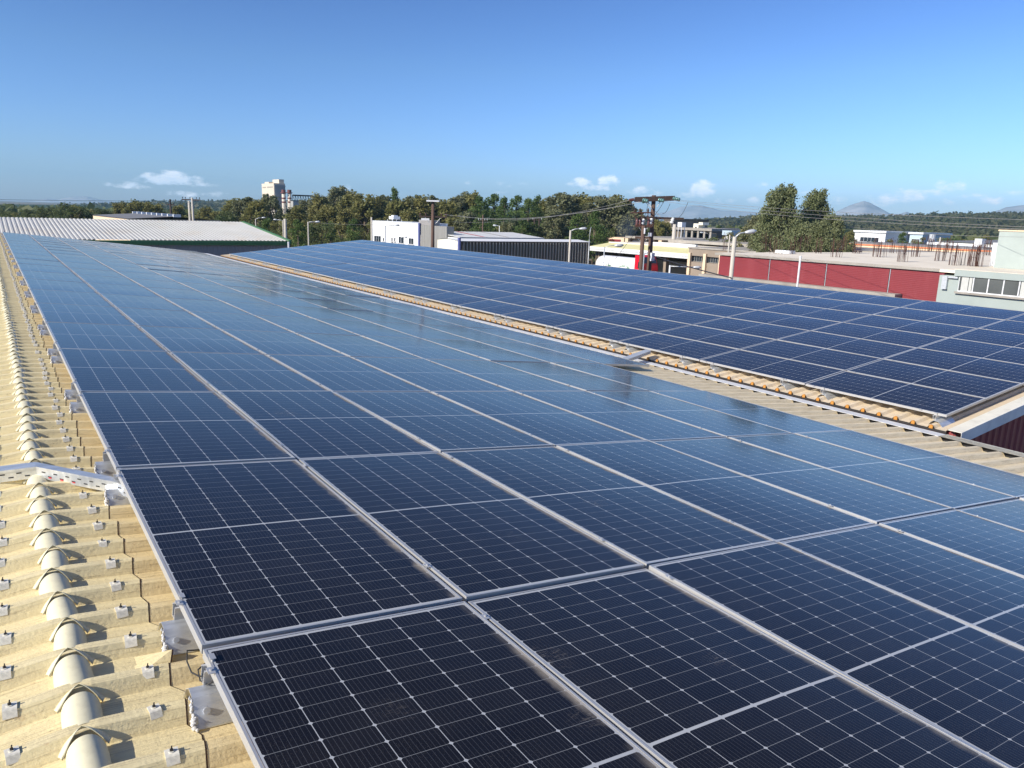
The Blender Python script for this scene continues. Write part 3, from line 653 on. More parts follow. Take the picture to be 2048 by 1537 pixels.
# ---- white building with annex
XW = 44.
e = thing('white_building', 'white building with barred windows and a roof air cooler', 'building', (XW, 92, G))
y1, y0 = RX(743, 443, XW).y, RX(838.5, 450, XW).y; zt_ = RX(800, 446, XW).z
mb = MB(); mb.box(XW, XW+4, y0, y1, G, zt_); mb.build('wall', M['whitewall'], e)
mb = MB(); mb.box(XW-.05, XW+4.05, y0-.05, y1+.05, zt_+.004, zt_+.10); mb.build('parapet', M['whiteflash'], e)
for pa, pb, pt, pb_, n in ((749, 762, 471, 484, 3), (798, 808, 473, 487, 2), (818, 827.5, 476, 489, 2)):
    winX(e, XW, RX(pb, 480, XW).y, RX(pa, 480, XW).y, RX(pa, pb_, XW).z, RX(pa, pt, XW).z, n)
for px_ in (767.5, 784.5, 790):
    winX(e, XW, RX(px_+1.2, 480, XW).y, RX(px_-1.2, 480, XW).y, RX(px_, 483.5, XW).z, RX(px_, 475.5, XW).z, 1)
mb = MB(); q = RX(789, 443, XW+2); mb.box(q.x-.5, q.x+.5, q.y-.7, q.y+.7, zt_+.35, zt_+.75); mb.box(q.x-.3, q.x+.3, q.y-.4, q.y+.4, zt_+.75, zt_+.9)
for dx in (-.7, .65): mb.box(q.x+dx, q.x+dx+.06, q.y-.8, q.y-.74, zt_+.1, zt_+.35); mb.box(q.x+dx, q.x+dx+.06, q.y+.74, q.y+.8, zt_+.1, zt_+.35)
mb.build('air_cooler', M['whitemetal'], e)
e = thing('grey_annex', 'grey sheet-clad annex between white building and cream gable', 'building', (XW, 81, G))
y2 = RX(893, 454, XW).y; z2 = RX(866, 452, XW).z
mb = MB(); mb.box(XW+.05, XW+1.0, y2, y0-.4, G, z2); mb.build('wall', M['greyannex'], e)
mb = MB(); mb.tube([(XW-.1, y0-.2, G), (XW-.1, y0-.2, zt_+.1)], .16, 8); mb.build('downpipe', M['bluepipe'], e)
mb = MB(); q = RX(852, 445, XW+.1); mb.box(q.x, q.x+.85, q.y-1.9, q.y+1.9, z2+.01, z2+.62)
mb.build('roof_tank', M['greywall'], e)
# ---- low white roofed sheds
e = thing('white_roof_shed', 'low shed whose white roof carries one red strip and one grey strip', 'building', (50, 79, G))
Yr2, Ye2 = 83., 76.; zr2 = RY(1025, 466, Yr2).z; ze2 = RY(1072, 477.5, Ye2).z; xa = XW+.2; xb = RY(1025, 466, Yr2).x
mb = MB(); mb.hexa([(xa, Ye2, ze2), (xb, Ye2, ze2), (xb, Yr2, zr2), (xa, Yr2, zr2), (xa, Ye2, ze2+.06), (xb, Ye2, ze2+.06), (xb, Yr2, zr2+.06), (xa, Yr2, zr2+.06)]); rf = mb.build('roof', M['shed'], e)
def strip(px0, px1, m_, nm):
    x0, x1 = RY(px0, 465, Yr2-.3).x, RY(px1, 465, Yr2-.3).x
    f = lambda y: ze2+(zr2-ze2)*(y-Ye2)/(Yr2-Ye2)+.063
    mb = MB(); mb.add([(x0, Yr2-.2, f(Yr2-.2)), (x1, Yr2-.2, f(Yr2-.2)), (x1, Ye2+.5, f(Ye2+.5)), (x0, Ye2+.5, f(Ye2+.5))], [(0, 3, 2, 1)]); mb.build(nm, m_, rf)
strip(912, 918, M['redtrim'], 'red_strip'); strip(960, 964, M['tan'], 'grey_strip')
mb = MB(); mb.box(xa, xb, Ye2+.05, Yr2+5, G, ze2-.03); mb.build('wall', M['whitewall'], e)
e = thing('ribbed_shed', 'narrow shed with grey ribbed long wall, white roof and cream gable', 'building', (49, 70, G))
X0 = 40.; ya, yb = RX(918, 482, X0).y, RX(875, 480, X0).y; zea = RX(918, 482.5, X0).z; zap = RX(897, 477, X0).z; X1 = RY(1180, 485, ya).x; ym = (ya+yb)/2
zer = RY(1178, 485.5, ya).z
mb = MB(); mb.prism([(ya+.1, G), (yb, G), (yb, zea-.02), (ym, zap-.03), (ya+.1, zea-.02)], 0, X0, X0+.2); mb.build('gable', M['cream'], e)
mb = MB(); mb.add([(X0-.1, ya-.1, zea), (X1+.1, ya-.1, zea), (X1+.1, ym, zap), (X0-.1, ym, zap), (X1+.1, yb+.1, zea), (X0-.1, yb+.1, zea)], [(0, 1, 2, 3), (3, 2, 4, 5)]); mb.build('roof', M['whitewall'], e)
mb = MB(); x = X0+.5; rb_ = MB()
mb.box(X0+.2, X1, ya+.03, ya+.15, G, zea-.12); mb.box(X0+.2, X1, ya-.10, ya-.02, zea-.12, zea-.01)
while x < X1-.3: rb_.hexa([(x, ya+.03, G), (x, ya-.13, G), (x+.09, ya-.13, G), (x+.09, ya+.03, G), (x, ya+.03, zea-.13), (x, ya-.13, zea-.13), (x+.09, ya-.13, zea-.13), (x+.09, ya+.03, zea-.13)]); x += .40
mb.add(rb_.V, rb_.F, 1); mb.build('ribbed_wall', [M['brownwall'], M['litrib']], e)  # ribs coloured lighter than the wall to paint the sun on their sides
mb = MB(); mb.tube([(X0-.05, ya-.15, G), (X0-.05, ya-.15, zea+.35)], .17, 8); mb.build('downpipe', M['bluepipe'], e)
# ---- yellow canopy building
XC = 62.; yl, yr = RX(1180.5, 484, XC).y, RX(1378, 498, XC).y
zc0 = RX(1280, 490.5, XC+2.6).z; zc1 = RX(1280, 500.5, XC).z; zc2 = RX(1280, 508.5, XC).z
e = thing('canopy_building', 'building with pale yellow sloped fascia over a dark open canopy', 'building', (XC, 65, G))
mb = MB(); mb.hexa([(XC, yr, zc1), (XC+3, yr, zc1), (XC+3, yl, zc1), (XC, yl, zc1), (XC+.05, yr, zc1+.02), (XC+3, yr, zc0), (XC+3, yl, zc0), (XC+.05, yl, zc1+.02)]); mb.build('fascia', M['yellow'], e)
mb = MB(); mb.box(XC-.05, XC+.25, yr, yl, zc1-.30, zc1-.005); mb.box(XC+.0, XC+3, yr+.02, yl, zc2+.12, zc1-.31); mb.box(XC-.03, XC+3, yr, yl, zc2-.08, zc2+.11); mb.build('eave', M['whiteflash'], e)
mb = MB(); mb.box(XC+9, XC+9.3, yr, yl, G, zc1); mb.box(XC+1, XC+9, yl-.2, yl, G, zc1-.31)
mb.build('back_wall', M['brownwall'], e)
for k in range(5):
    y = yr+.6+(yl-yr-1.2)*k/4; mb = MB(); mb.box(XC+1, XC+1.4, y-.2, y+.2, G, zc2-.09); mb.build('column', M['tan'], e)
mb = MB(); mb.box(XC+3.05, XC+20, yr, yl, zc0-.25, zc0+.12); mb.build('roof', M['slabtop'], e)
mb = MB(); q0 = RX(1300, 487, XC+3.2); q1 = RX(1391, 493, XC+3.2); mb.box(XC+3.2, XC+3.6, q1.y, q0.y, zc0+.13, zc0+.42); mb.build('upstand', M['whitewall'], e)
mb = MB(); q0 = RX(1318, 540, XC+8.8); q1 = RX(1352, 540, XC+8.8); mb.box(XC+8.7, XC+8.95, q1.y-3, q0.y+2, G, G+2.6); mb.build('bay_front', M['curtain'], e)
# ---- tan building with windows right of the canopy
e = thing('concrete_workshop', 'tan concrete workshop with strip windows between yellow canopy and red wall', 'building', (XC, 45, G))
yq = 30.; zt3 = RX(1400, 498.5, XC).z; zw1 = RX(1400, 513, XC).z; zw0 = RX(1400, 525, XC).z
mb = MB(); mb.box(XC, XC+22, yq, yr-.02, G, zw0-.01); mb.box(XC, XC+22, yq, yr-.02, zw1+.01, zt3); mb.box(XC+.35, XC+22, yq, yr-.02, zw0-.01, zw1+.01)
mb.build('wall', M['tan'], e)
ys = [RX(p, 520, XC).y for p in (1381, 1409, 1414, 1441, 1446, 1475)]
for k in range(3): winX(e, XC+.3, ys[2*k+1], ys[2*k], zw0+.02, zw1-.02, 6, sill=False, fm='greyannex')
for y in [yr-.3]+[ (ys[1]+ys[2])/2, (ys[3]+ys[4])/2]: mb = MB(); mb.box(XC-.25, XC-.01, y-.18, y+.18, G, zw1+.3); mb.build('pilaster', M['peach'], e)
mb = MB(); mb.box(XC-.1, XC+22.1, yq-.1, yr+.1, zt3+.005, zt3+.16); mb.box(XC+9, XC+22, yq+1, yr+12, zt3+.17, zt3+.5); mb.build('roof', M['concrete'], e)
# ---- row behind: peach building with red shutters, flat canopy
XP = 95.
e = thing('peach_building', 'peach building with red shutters showing above the yellow canopy roof', 'building', (XP, 95, G))
y1, y0 = RX(1215.5, 480, XP).y, RX(1248, 480, XP).y; zt = RX(1230, 475, XP).z
mb = MB(); mb.box(XP, XP+10, y0, y1, G, zt); mb.build('wall', M['peach'], e)
mb = MB(); mb.box(XP-.06, XP-.005, RX(1242, 480, XP).y, RX(1219, 480, XP).y, zt-2.4, RX(1230, 479, XP).z); mb.build('shutter', M['redwall'], e)
e = thing('arcade_building', 'low flat-roofed arcade with brown fascia and shaded bays behind the poles', 'building', (XP, 82, G))
ya_, yb_ = RX(1366, 486, XP).y, y0-.3; zf1 = RX(1330, 476.5, XP).z; zf0 = RX(1330, 481, XP).z
mb = MB(); mb.box(XP, XP+12, ya_, yb_, zf0, zf1); mb.build('fascia', M['concrete'], e)
mb = MB(); mb.box(XP+1.5, XP+11, ya_, yb_, G, zf0-.01); mb.build('wall', M['tan'], e)
for p in (1252, 1283, 1302, 1319, 1342, 1363): q = RX(p, 484, XP).y; mb = MB(); mb.box(XP+.1, XP+.6, q-.4, q+.4, G, zf0-.01); mb.build('column', M['peach'], e)
for p in (1262, 1276, 1326, 1334): q = RX(p, 484, XP).y; mb = MB(); mb.box(XP+1.2, XP+1.49, q-.9, q+.9, zf0-2.2, zf0-.2); mb.build('panel_white', M['whitemetal'], e)
q0, q1 = RX(1345, 484, XP).y, RX(1361, 484, XP).y; mb = MB(); mb.box(XP+1.2, XP+1.49, q1, q0, G, zf0-.15); mb.build('shutter', M['maroon'], e)
# ---- office block further back
XO = 125.
e = thing('office_block', 'brown office block with pale columns and a small rooftop arch', 'building', (XO, 95, G))
y1, y0 = RX(1340, 470, XO).y, RX(1421, 470, XO).y; zt = RX(1390, 456.5, XO).z; z1_ = RX(1390, 461.5, XO).z
mb = MB(); mb.box(XO+.6, XO+14, y0, y1, G, z1_); mb.build('wall', M['brownwall'], e)
mb = MB(); mb.box(XO, XO+14.2, y0-.2, y1+.2, z1_+.01, zt); mb.build('roof_band', M['concrete'], e)
for p in (1370.5, 1382, 1394, 1406.5, 1419): q = RX(p, 470, XO).y; mb = MB(); mb.box(XO+.25, XO+.55, q-.25, q+.25, G, z1_); mb.build('column', M['concrete'], e)
for p in (1376, 1388, 1400, 1412):
    q = RX(p, 470, XO).y; winX(e, XO+.6, q-2.3, q+2.3, z1_-2.6, z1_-.4, 3, sill=False, fm='brownwall'); winX(e, XO+.6, q-2.3, q+2.3, z1_-6.2, z1_-4.4, 3, sill=False, fm='brownwall')
mb = MB(); qa, qb = RX(1387, 450, XO+3).y, RX(1397, 450, XO+3).y; zz = RX(1391, 447.5, XO+3).z; dy_ = (qa-qb)
mb.box(XO+3, XO+5, qb, qb+dy_*.3, zt+.01, zz); mb.box(XO+3, XO+5, qa-dy_*.3, qa, zt+.01, zz); mb.box(XO+3, XO+5, qb+dy_*.3, qa-dy_*.3, zz-.7, zz); mb.box(XO+3, XO+5, qb-1.2, qb-.01, zz-.3, zz+.3); mb.build('rooftop_arch', M['cream'], e)
e = thing('water_tower', 'white box water tank raised on legs before the brown office block', 'water tower', (110, 90, G))
q = RD(1363.5, 450, 140); r = .35*11
mb = MB(); d_ = .50; mb.box(q.x-d_, q.x+d_, q.y-d_, q.y+d_, RD(1363, 454.5, 140).z, RD(1363, 445, 140).z); mb.build('tank', M['whitewall'], e)
for sx in (-1, 1):
    for sy in (-1, 1): mb = MB(); mb.tube([(q.x+sx*.38, q.y+sy*.38, G), (q.x+sx*.38, q.y+sy*.38, RD(1363, 454.6, 140).z)], .06, 6); mb.build('leg', M['whitemetal'], e)
e = thing('brown_block', 'plain brown block left of the water tank, behind the tall pole', 'building', (130, 105, G))
q0, q1 = RX(1329, 444, 128), RX(1343, 444, 128); mb = MB(); mb.box(128, 140, q1.y, q0.y, G, RX(1336, 441.5, 128).z); mb.build('wall', M['tan'], e); mb = MB(); mb.box(127.8, 140.2, q1.y-.2, q0.y+.2, RX(1336, 441.5, 128).z+.01, RX(1336, 441.5, 128).z+.5); mb.build('roof_edge', M['brownwall'], e)
for (pa, pb, pt, pbm, X, m_, lb, rb) in ((1420, 1432, 460, 466, 150, 'whitesheet', 'small pale shed between office block and bushes', 'greyroof'), (1446, 1482, 461, 469, 170, 'whitewall', 'long white shed with flat roof behind the round bushes', 'greyroof'),
        (1449, 1463, 471, 479, 120, 'whitewall', 'white hut with sky blue band behind the bushes', 'paint_blue'),
        (1710, 1772, 465.5, 476, 190, 'whitewall', 'white flat-roofed house right of the tall eucalyptus', 'whiteflash'), (1820, 1846, 469, 477, 200, 'paint_blue', 'small blue-grey house with white roof line below the hills', 'whiteflash')):
    q0, q1 = RX(pa, pt, X), RX(pb, pt, X); zt = RX((pa+pb)/2, pt, X).z; zb = RX((pa+pb)/2, pbm, X).z
    e = thing('distant_building', lb, 'building', (X, q1.y, G)); mb = MB(); mb.box(X, X+14, q1.y, q0.y, G, zt); mb.build('wall', M[m_], e)
    mb = MB(); mb.box(X-.4, X+14.4, q1.y-.3, q0.y+.3, zt+.01, zt+(.9 if rb == 'paint_blue' else .5)); mb.build('roof', M[rb], e)
    winX(e, X, q1.y+(q0.y-q1.y)*.2, q1.y+(q0.y-q1.y)*.8, zt-2.4, zt-1.2, 5, sill=False)
# ---- red wall building with bare slab roof
XR_ = 38.; yl = RX(1440, 508, XR_).y; yc = RX(1890, 540, XR_).y
zs = (RX(1440, 507, XR_).z+RX(1890, 538, XR_).z)/2
e = thing('red_clad_building', 'flat slab-roofed building with a long red clad front wall', 'building', (XR_, 25, G))
mb = MB(); mb.box(XR_, XR_+.25, yc, yl, G, zs-.16); mb.build('red_wall', M['redwall'], e)
for p in (1536, 1650, 1778): q = RX(p, 560, XR_-.03).y; mb = MB(); mb.box(XR_-.05, XR_-.005, q-.035, q-.01, G, zs-.17); mb.box(XR_-.045, XR_-.005, q-.009, q+.03, G, zs-.17, 1); mb.build('joint_strip', [M['galvdull'], M['dark']], e)
mb = MB(); mb.box(XR_-.10, 79, 13, yl+.3, zs-.14, zs); mb.build('slab', M['slabtop'], e)
mb = MB(); mb.box(XR_-.13, XR_-.102, yc+.2, yl+.3, zs-.13, zs+.008); mb.build('slab_edge', M['concrete'], e)
mb = MB(); mb.box(XR_+.25, 79, yl-.1, yl+.1, G, zs-.25); mb.box(78.7, 79, 13, yl-.1, G, zs-.25); mb.build('side_wall', M['concrete'], e)
q0 = RX(1790, 590, XR_-.7); zl = (RX(1470, 555, XR_-.7).z+q0.z)/2
mb = MB(); mb.box(XR_-.7, XR_-.06, q0.y, yl+1, zl-.14, zl); mb.build('ledge', M['concrete'], e)
mb = MB(); mb.box(XR_+5, XR_+5.5, RX(1560, 505, XR_+5).y-.8, RX(1560, 505, XR_+5).y+.4, zs+.01, zs+.2); mb.build('cement_bag', M['whitewall'], e)
# ---- pale green house at the right edge
e = thing('green_house', 'pale green rendered house with a wide sliding window at the right edge', 'building', (XR_, 15, G))
zg = RX(1925, 537, XR_-.6).z
mb = MB(); mb.box(XR_-.45, XR_+9, 4, yc-.02, G, zs-.26); mb.box(XR_-.55, XR_+9, 4, RX(1922, 540, XR_).y, zs-.24, zs+.05); mb.build('wall', M['greenwall'], e)
mb = MB(); mb.box(XR_-.56, XR_+9, 3.9, RX(1922, 540, XR_).y+.02, zs+.053, zs+.075); mb.build('roof', M['slabtop'], e)
qx = XR_+3.5; qa = RX(1993, 500, qx); mb = MB(); mb.box(qx, qx+7, 3, qa.y, zs+.08, RX(2010, 463, qx).z); mb.build('upper_block', M['greenwall'], e)
mb = MB(); mb.box(qx-.04, qx+7.04, 3, qa.y+.04, RX(2010, 463, qx).z+.004, RX(2010, 463, qx).z+.07); mb.build('coping', M['peach'], e)
qb = RX(1984, 500, qx+3); mb = MB(); mb.box(qx+3, qx+3.6, qa.y+.3, qb.y, zs+.01, RX(1988, 486, qx+3).z); mb.build('chimney', M['whitewall'], e)
Xg = XR_-.45; wy1, wy0 = RX(1921, 550, Xg).y, RX(2075, 560, Xg).y; wz1 = RX(1975, 554, Xg).z; wz0 = RX(1975, 589, Xg).z
winX(e, Xg, wy0, wy1, wz0, wz1, 5, ((.82, .86, 0), (.87, .965, .0), (.02, .18, 0)), gm='paleglass')
mb = MB(); q = RX(1893, 541, Xg-.1); mb.box(Xg-.15, Xg-.005, q.y-.12, q.y+.12, zs-.9, zs-.28); mb.box(Xg-.12, Xg-.005, RX(1920, 541, Xg).y, q.y-.13, zs-.36, zs-.28); mb.build('pipe_box', M['galvdull'], e)
# ---- cream hall behind the slab
XH = 84.; y1, y0 = RX(1698, 495, XH).y, RX(2000, 515, XH).y
e = thing('cream_hall', 'long cream hall with orange edge line behind the bare concrete slab', 'building', (XH, 40, G))
zo = RX(1800, 494.5, XH).z; zt = RX(1800, 486.5, XH+6).z
mb = MB(); mb.box(XH, XH+.3, y0-12, y1, G, zo); mb.box(XH+.3, XH+20, y1-.3, y1, G, zo); mb.build('wall', M['peach'], e)
mb = MB(); mb.box(XH-.1, XH-.01, y0-12, y1, zo-.02, zo+.12); mb.build('orange_edge', M['orangetrim'], e)
mb = MB(); mb.hexa([(XH, y0-12, zo+.02), (XH+20, y0-12, zo+.02), (XH+20, y1, zo+.02), (XH, y1, zo+.02), (XH, y0-12, zo+.32), (XH+6, y0-12, zt), (XH+6, y1, zt), (XH, y1, zo+.32)]); mb.build('roof', M['greyroof'], e)
k = y0-12
zb1, zb0 = RX(1800, 499.5, XH).z, RX(1800, 502.5, XH).z
for pa, pb in ((1702, 1737), (1741, 1836), (1841, 1932), (1938, 1984)):
    mb = MB(); mb.box(XH-.05, XH-.005, RX(pb, 500, XH).y, RX(pa, 500, XH).y, zb0, zb1); mb.build('vent_band', M['brownwall'], e)
XH2 = 120.
e = thing('dark_roof_hall', 'hall with dark weathered roof and white gutter, a rooftop flue at its end', 'building', (XH2, 40, G))
y1, y0 = RX(1855, 484, XH2).y, RX(2005, 490, XH2).y-10; ze_ = RX(1930, 486, XH2).z; zr_ = RX(1930, 475, XH2+12).z
mb = MB(); mb.add([(XH2, y0, ze_), (XH2, y1, ze_), (XH2+12, y1-8, zr_), (XH2+12, y0, zr_)], [(0, 3, 2, 1)]); mb.build('roof', M['greyroof'], e)
mb = MB(); mb.box(XH2-.2, XH2, y0, y1, ze_-.5, ze_-.1); mb.build('gutter', M['whiteflash'], e)
mb = MB(); mb.box(XH2+.1, XH2+12, y0, y1, G, ze_-.55); mb.build('wall', M['peach'], e)
mb = MB(); q = RX(1864.5, 476, XH2+1); mb.tube([(q.x, q.y, ze_), (q.x, q.y, RX(1866, 469, XH2+1).z)], .45, 10); mb.build('flue', M['galvdull'], e)
q = RX(1959.5, 485, XH2-1); mb = MB(); mb.box(XH2-1.5, XH2-.3, q.y-.5, q.y+.5, G, RX(1959, 478, XH2-1).z); mb.build('vent_box', M['whiteflash'], e)
# ---- starter bars on the slab
def rebar(px, py, w_, n, h, seed, lb, dk=False):
    q = RZ(px, py, zs); rs = random.Random(seed); mb = MB(); D = math.hypot(q.x, q.y); wd = w_*D/F/2
    for k in range(n):
        a_ = rs.uniform(-1, 1)*wd; dirx = Vector((math.cos(.95), -math.sin(.95), 0)); p0 = Vector((q.x, q.y, zs))+dirx*a_+Vector((rs.uniform(-.2, .2), rs.uniform(-.2, .2), -.02))
        t = Vector((rs.gauss(0, .035), rs.gauss(0, .035), 1)); hh = h*rs.uniform(.66, .92)
        mb.tube([p0, p0+t*hh*.5, p0+t*hh+Vector((rs.gauss(0, .03), rs.gauss(0, .03), 0))], .0105*max(1, D/45), 4)
    if seed % 2 == 0:
        z = zs+h*.35; mb.tube([Vector((q.x, q.y, z))-dirx*wd, Vector((q.x, q.y, z))+dirx*wd], .012, 4)
    tag(mb.build('rebar_cluster', M['rust']), lb, 'rebar', 'rusty starter bars standing on the bare slab')
RB = [(1533, 500, 12, 8, 1.4), (1551, 508, 9, 7, 1.35), (1579, 508.5, 8, 7, 1.1), (1597, 500, 9, 8, 1.3), (1613, 500, 9, 8, 1.4), (1637, 507.5, 12, 8, 1.25), (1672, 515, 13, 12, 1.35), (1690, 500, 9, 8, 1.4), (1709, 507, 7, 7, 1.25), (1716, 507.5, 7, 7, 1.25),
      (1752, 514, 10, 10, 1.4), (1760, 515, 7, 7, 1.2), (1785, 507, 9, 8, 1.3), (1798, 524, 7, 8, 1.35), (1807, 524, 7, 8, 1.25), (1826, 514, 5, 7, 1.3), (1835, 514, 5, 8, 1.4), (1852, 503, 7, 8, 1.5), (1862, 503, 6, 7, 1.3), (1875, 522.5, 6, 8, 1.4), (1885, 522, 6, 7, 1.4), (1900, 506, 8, 8, 1.4),
      (1905, 531, 5, 12, 1.45), (1923, 531, 26, 12, 1.2), (1945, 533, 9, 14, 1.35), (1955, 533.5, 10, 20, 1.45), (1972, 511, 12, 10, 1.5), (1450, 501, 6, 5, 1.4), (1465, 501, 6, 5, 1.4)]
for k, (px, py, w_, n, h) in enumerate(RB):
    pos = 'rusty starter bars on the slab, %s cluster counting from the left' % onum([sorted(r[0] for r in RB).index(px)][0])
    rebar(px, py, w_, n, h, k, pos)
# ------------------------------------------------------------------ poles and lamps
def lamp(px, py, D, head, lb, r=.09, m_='polecon', hs=.42, taper=.7, arm=.03, sq=False, base=None):
    """pole top pixel at distance D; head = pixel of the lamp head"""
    t = RD(px, py, D); e = thing('street_lamp', lb, 'street lamp', (t.x, t.y, G))
    mb = MB(); mb.tube([(t.x, t.y, G), (t.x, t.y, t.z)], [r, r*taper], 10); mb.build('pole', M[m_], e, smooth=not sq)
    depth = (t.normalized()).dot(fwd)*t.length
    h = ray(*head); h = h*(depth/h.dot(fwd)); a0 = Vector((t.x, t.y, t.z-.05)); d_ = h-a0
    mid = a0+Vector((d_.x*.45, d_.y*.45, d_.z*.8)); mb = MB(); mb.tube([a0, mid, h], arm, 6); mb.build('arm', M['galvdull'], e, smooth=True)
    dh = Vector((d_.x, d_.y, d_.z*.3)).normalized(); mb = MB()
    pts = [h-dh*.05, h+dh*hs*.25, h+dh*hs*.7, h+dh*hs]
    mb.tube(pts, [.05*hs/.6, .11*hs/.6, .13*hs/.6, .03], 8); mb.build('lamp_head', M['lamphead'], e, smooth=True)
lamp(1141, 461, 47, (1160, 458), 'street lamp on concrete pole before the ribbed grey shed', .085)
lamp(1469.5, 474, 37.2, (1492, 465), 'street lamp on thick concrete pole in front of the red wall', .125, hs=.50, arm=.03)
lamp(770.5, 452, 70, (790, 451), 'street lamp in front of the white building, arm to the right', .075, 'galvdull')
lamp(616, 444, 74, (631, 444), 'street lamp with right arm beside the dark pine trunks', .08)
lamp(565.5, 441, 92, (554, 440), 'street lamp whose arm reaches left behind the concrete pole', .07)
lamp(511, 438, 96, (524, 436), 'street lamp partly hidden behind the green trimmed gable', .07)
lamp(1178.5, 480, 86, (1182, 456), 'street lamp rising at the right corner of the ribbed shed', .06, 'galvdull', .1)
lamp(999, 452, 100, (993.5, 451.5), 'small street lamp standing behind the white shed roof', .06, 'whitemetal', .5)
lamp(1209, 494.5, 62, (1230, 491.5), 'slim street lamp in front of the white tanker', .06, 'galvdull', .7)
lamp(1340, 531, 45, (1388, 535), 'white street lamp low over the canopy yard, long right arm', .07, 'whitemetal', .4)
lamp(802, 475, 88, (808, 475), 'tiny wall-side lamp before the white facade, second from its left', .04, 'galvdull', .4)
lamp(1419, 470, 130, (1407, 466), 'curved street lamp in front of the office block columns', .06, 'galvdull', .6)
q = RD(1601, 515, 36.6); mb = MB(); mb.tube([(q.x, q.y, G), (q.x, q.y, q.z)], .045, 8); mb.tube([(q.x, q.y, q.z), (q.x, q.y, q.z+.06)], .055, 8)
tag(mb.build('white_post', M['whitemetal']), 'slim white post in front of the red wall', 'post')
def pole(name, px, py, D, r, m_, lb, cat='utility pole', taper=.75):
    t = RD(px, py, D); e = thing(name, lb, cat, (t.x, t.y, G)); mb = MB(); mb.tube([(t.x, t.y, G), (t.x, t.y, (G+t.z)/2), (t.x, t.y, t.z)], [r, r*(1+taper)/2, r*taper], 12); mb.build('shaft', M[m_], e, smooth=True)
    return e, t
pole('concrete_pole', 743, 435, 84, .12, 'polecon', 'bare concrete pole at the left corner of the white building')
pole('concrete_pole', 570, 438, 72, .17, 'polecon', 'thick bare concrete pole right of the green trimmed gable')
pole('wooden_pole', 1881, 475, 120, .12, 'polecon', 'slim pale pole with short arm before the dark roof hall')
pole('concrete_pole', 1460, 470, 60, .07, 'polecon', 'thin pale pole behind the lamp of the red wall')
e, t = pole('concrete_pole', 1349.5, 449, 105, .33, 'polecon', 'thick pale concrete pole right of the tall wooden pole')
def crossarm(e, c, w_, z, dirv, th=.1, m_='wood', ins=(), im='porc'):
    a = Vector((c.x, c.y, z))-dirv*w_/2; b = Vector((c.x, c.y, z))+dirv*w_/2; mb = MB(); n = dirv.cross(Vector((0, 0, 1)))*th*.5; u = Vector((0, 0, th*.6)); off = -dirv.cross(Vector((0, 0, 1)))*0
    mb.hexa([a-n-u, b-n-u, b+n-u, a+n-u, a-n+u, b-n+u, b+n+u, a+n+u]); mb.build('crossarm', M[m_], e)
    for s in ins:
        p = a.lerp(b, s)+u; mb = MB(); mb.tube([p, p+Vector((0, 0, .1)), p+Vector((0, 0, .12)), p+Vector((0, 0, .22)), p+Vector((0, 0, .26))], [.02, .02, .06, .05, .02], 7); mb.build('insulator', M[im], e)
    return a, b
side = Vector((math.cos(YAW), -math.sin(YAW), 0))
# twin pole and wooden poles on the left
e, t = pole('double_pole', 384, 396, 105, .17, 'polecon', 'pair of concrete poles joined by a crossarm behind the warehouse roof')
mb = MB(); p = t+side*-.42; mb.tube([(p.x, p.y, G), (p.x, p.y, t.z-.4)], [.17, .13], 10); mb.build('shaft', M['polecon'], e, smooth=True)
crossarm(e, t-side*.15, 2.3, t.z-.25, side, .12, 'wooddark', (.05, .2, .45, .8, .97), 'wooddark')
e, t = pole('wooden_pole', 340, 399, 125, .17, 'wooddark', 'dark wooden pole left of the twin concrete poles'); crossarm(e, t, 1.6, t.z-.3, Vector((.25, .95, 0)).normalized(), .1, 'wooddark', (.1, .9), 'wooddark')
crossarm(e, t, 1.2, t.z-.8, side, .09, 'wooddark', (.1, .9), 'wooddark')
e, t2 = pole('wooden_pole', 866, 404, 72, .19, 'wood', 'brown wooden pole with flat white top board before the grey annex')
mb = MB(); mb.box(t2.x-.55, t2.x+.55, t2.y-.55, t2.y+.55, t2.z+.01, t2.z+.12)
mb = MB(); a = t2-side*.55; b = t2+side*.6; n = Vector((.2, .25, 0)); mb.hexa([a-n, b-n, b+n, a+n, a-n+Vector((0, 0, .14)), b-n+Vector((0, 0, .14)), b+n+Vector((0, 0, .14)), a+n+Vector((0, 0, .14))]); mb.build('top_board', M['whitemetal'], e)
zx = RD(866, 434, 72).z; crossarm(e, t2, 2.6, zx, side, .11, 'wooddark', (.05, .25, .8, .97), 'porcbrown')
crossarm(e, t2-side*.7, .75, zx-.25, side, .16, 'whitemetal')
mb = MB(); mb.tube([Vector((t2.x, t2.y, zx-.9)), Vector((t2.x, t2.y, zx))+side*.8], .02, 5); mb.tube([Vector((t2.x, t2.y, zx-.9)), Vector((t2.x, t2.y, zx))-side*.8], .02, 5); mb.build('brace', M['galvdull'], e)
wend_left = Vector((t2.x, t2.y, zx+.25))+side*1.0
e, t = pole('wooden_pole', 966, 430, 120, .13, 'wood', 'thin wooden pole with small insulators behind the white shed roof'); crossarm(e, t, 1.5, t.z-.9, side, .09, 'wooddark', (.05, .3, .7, .95))
e, t = pole('wooden_pole', 1069, 438, 130, .15, 'wooddark', 'left leg of a dark two-pole frame among the pines'); crossarm(e, t+side*.45, 1.8, t.z-.2, side, .1, 'wooddark', (.1, .9))
pole('wooden_pole', 1078.5, 438, 130, .15, 'wooddark', 'right leg of a dark two-pole frame among the pines')
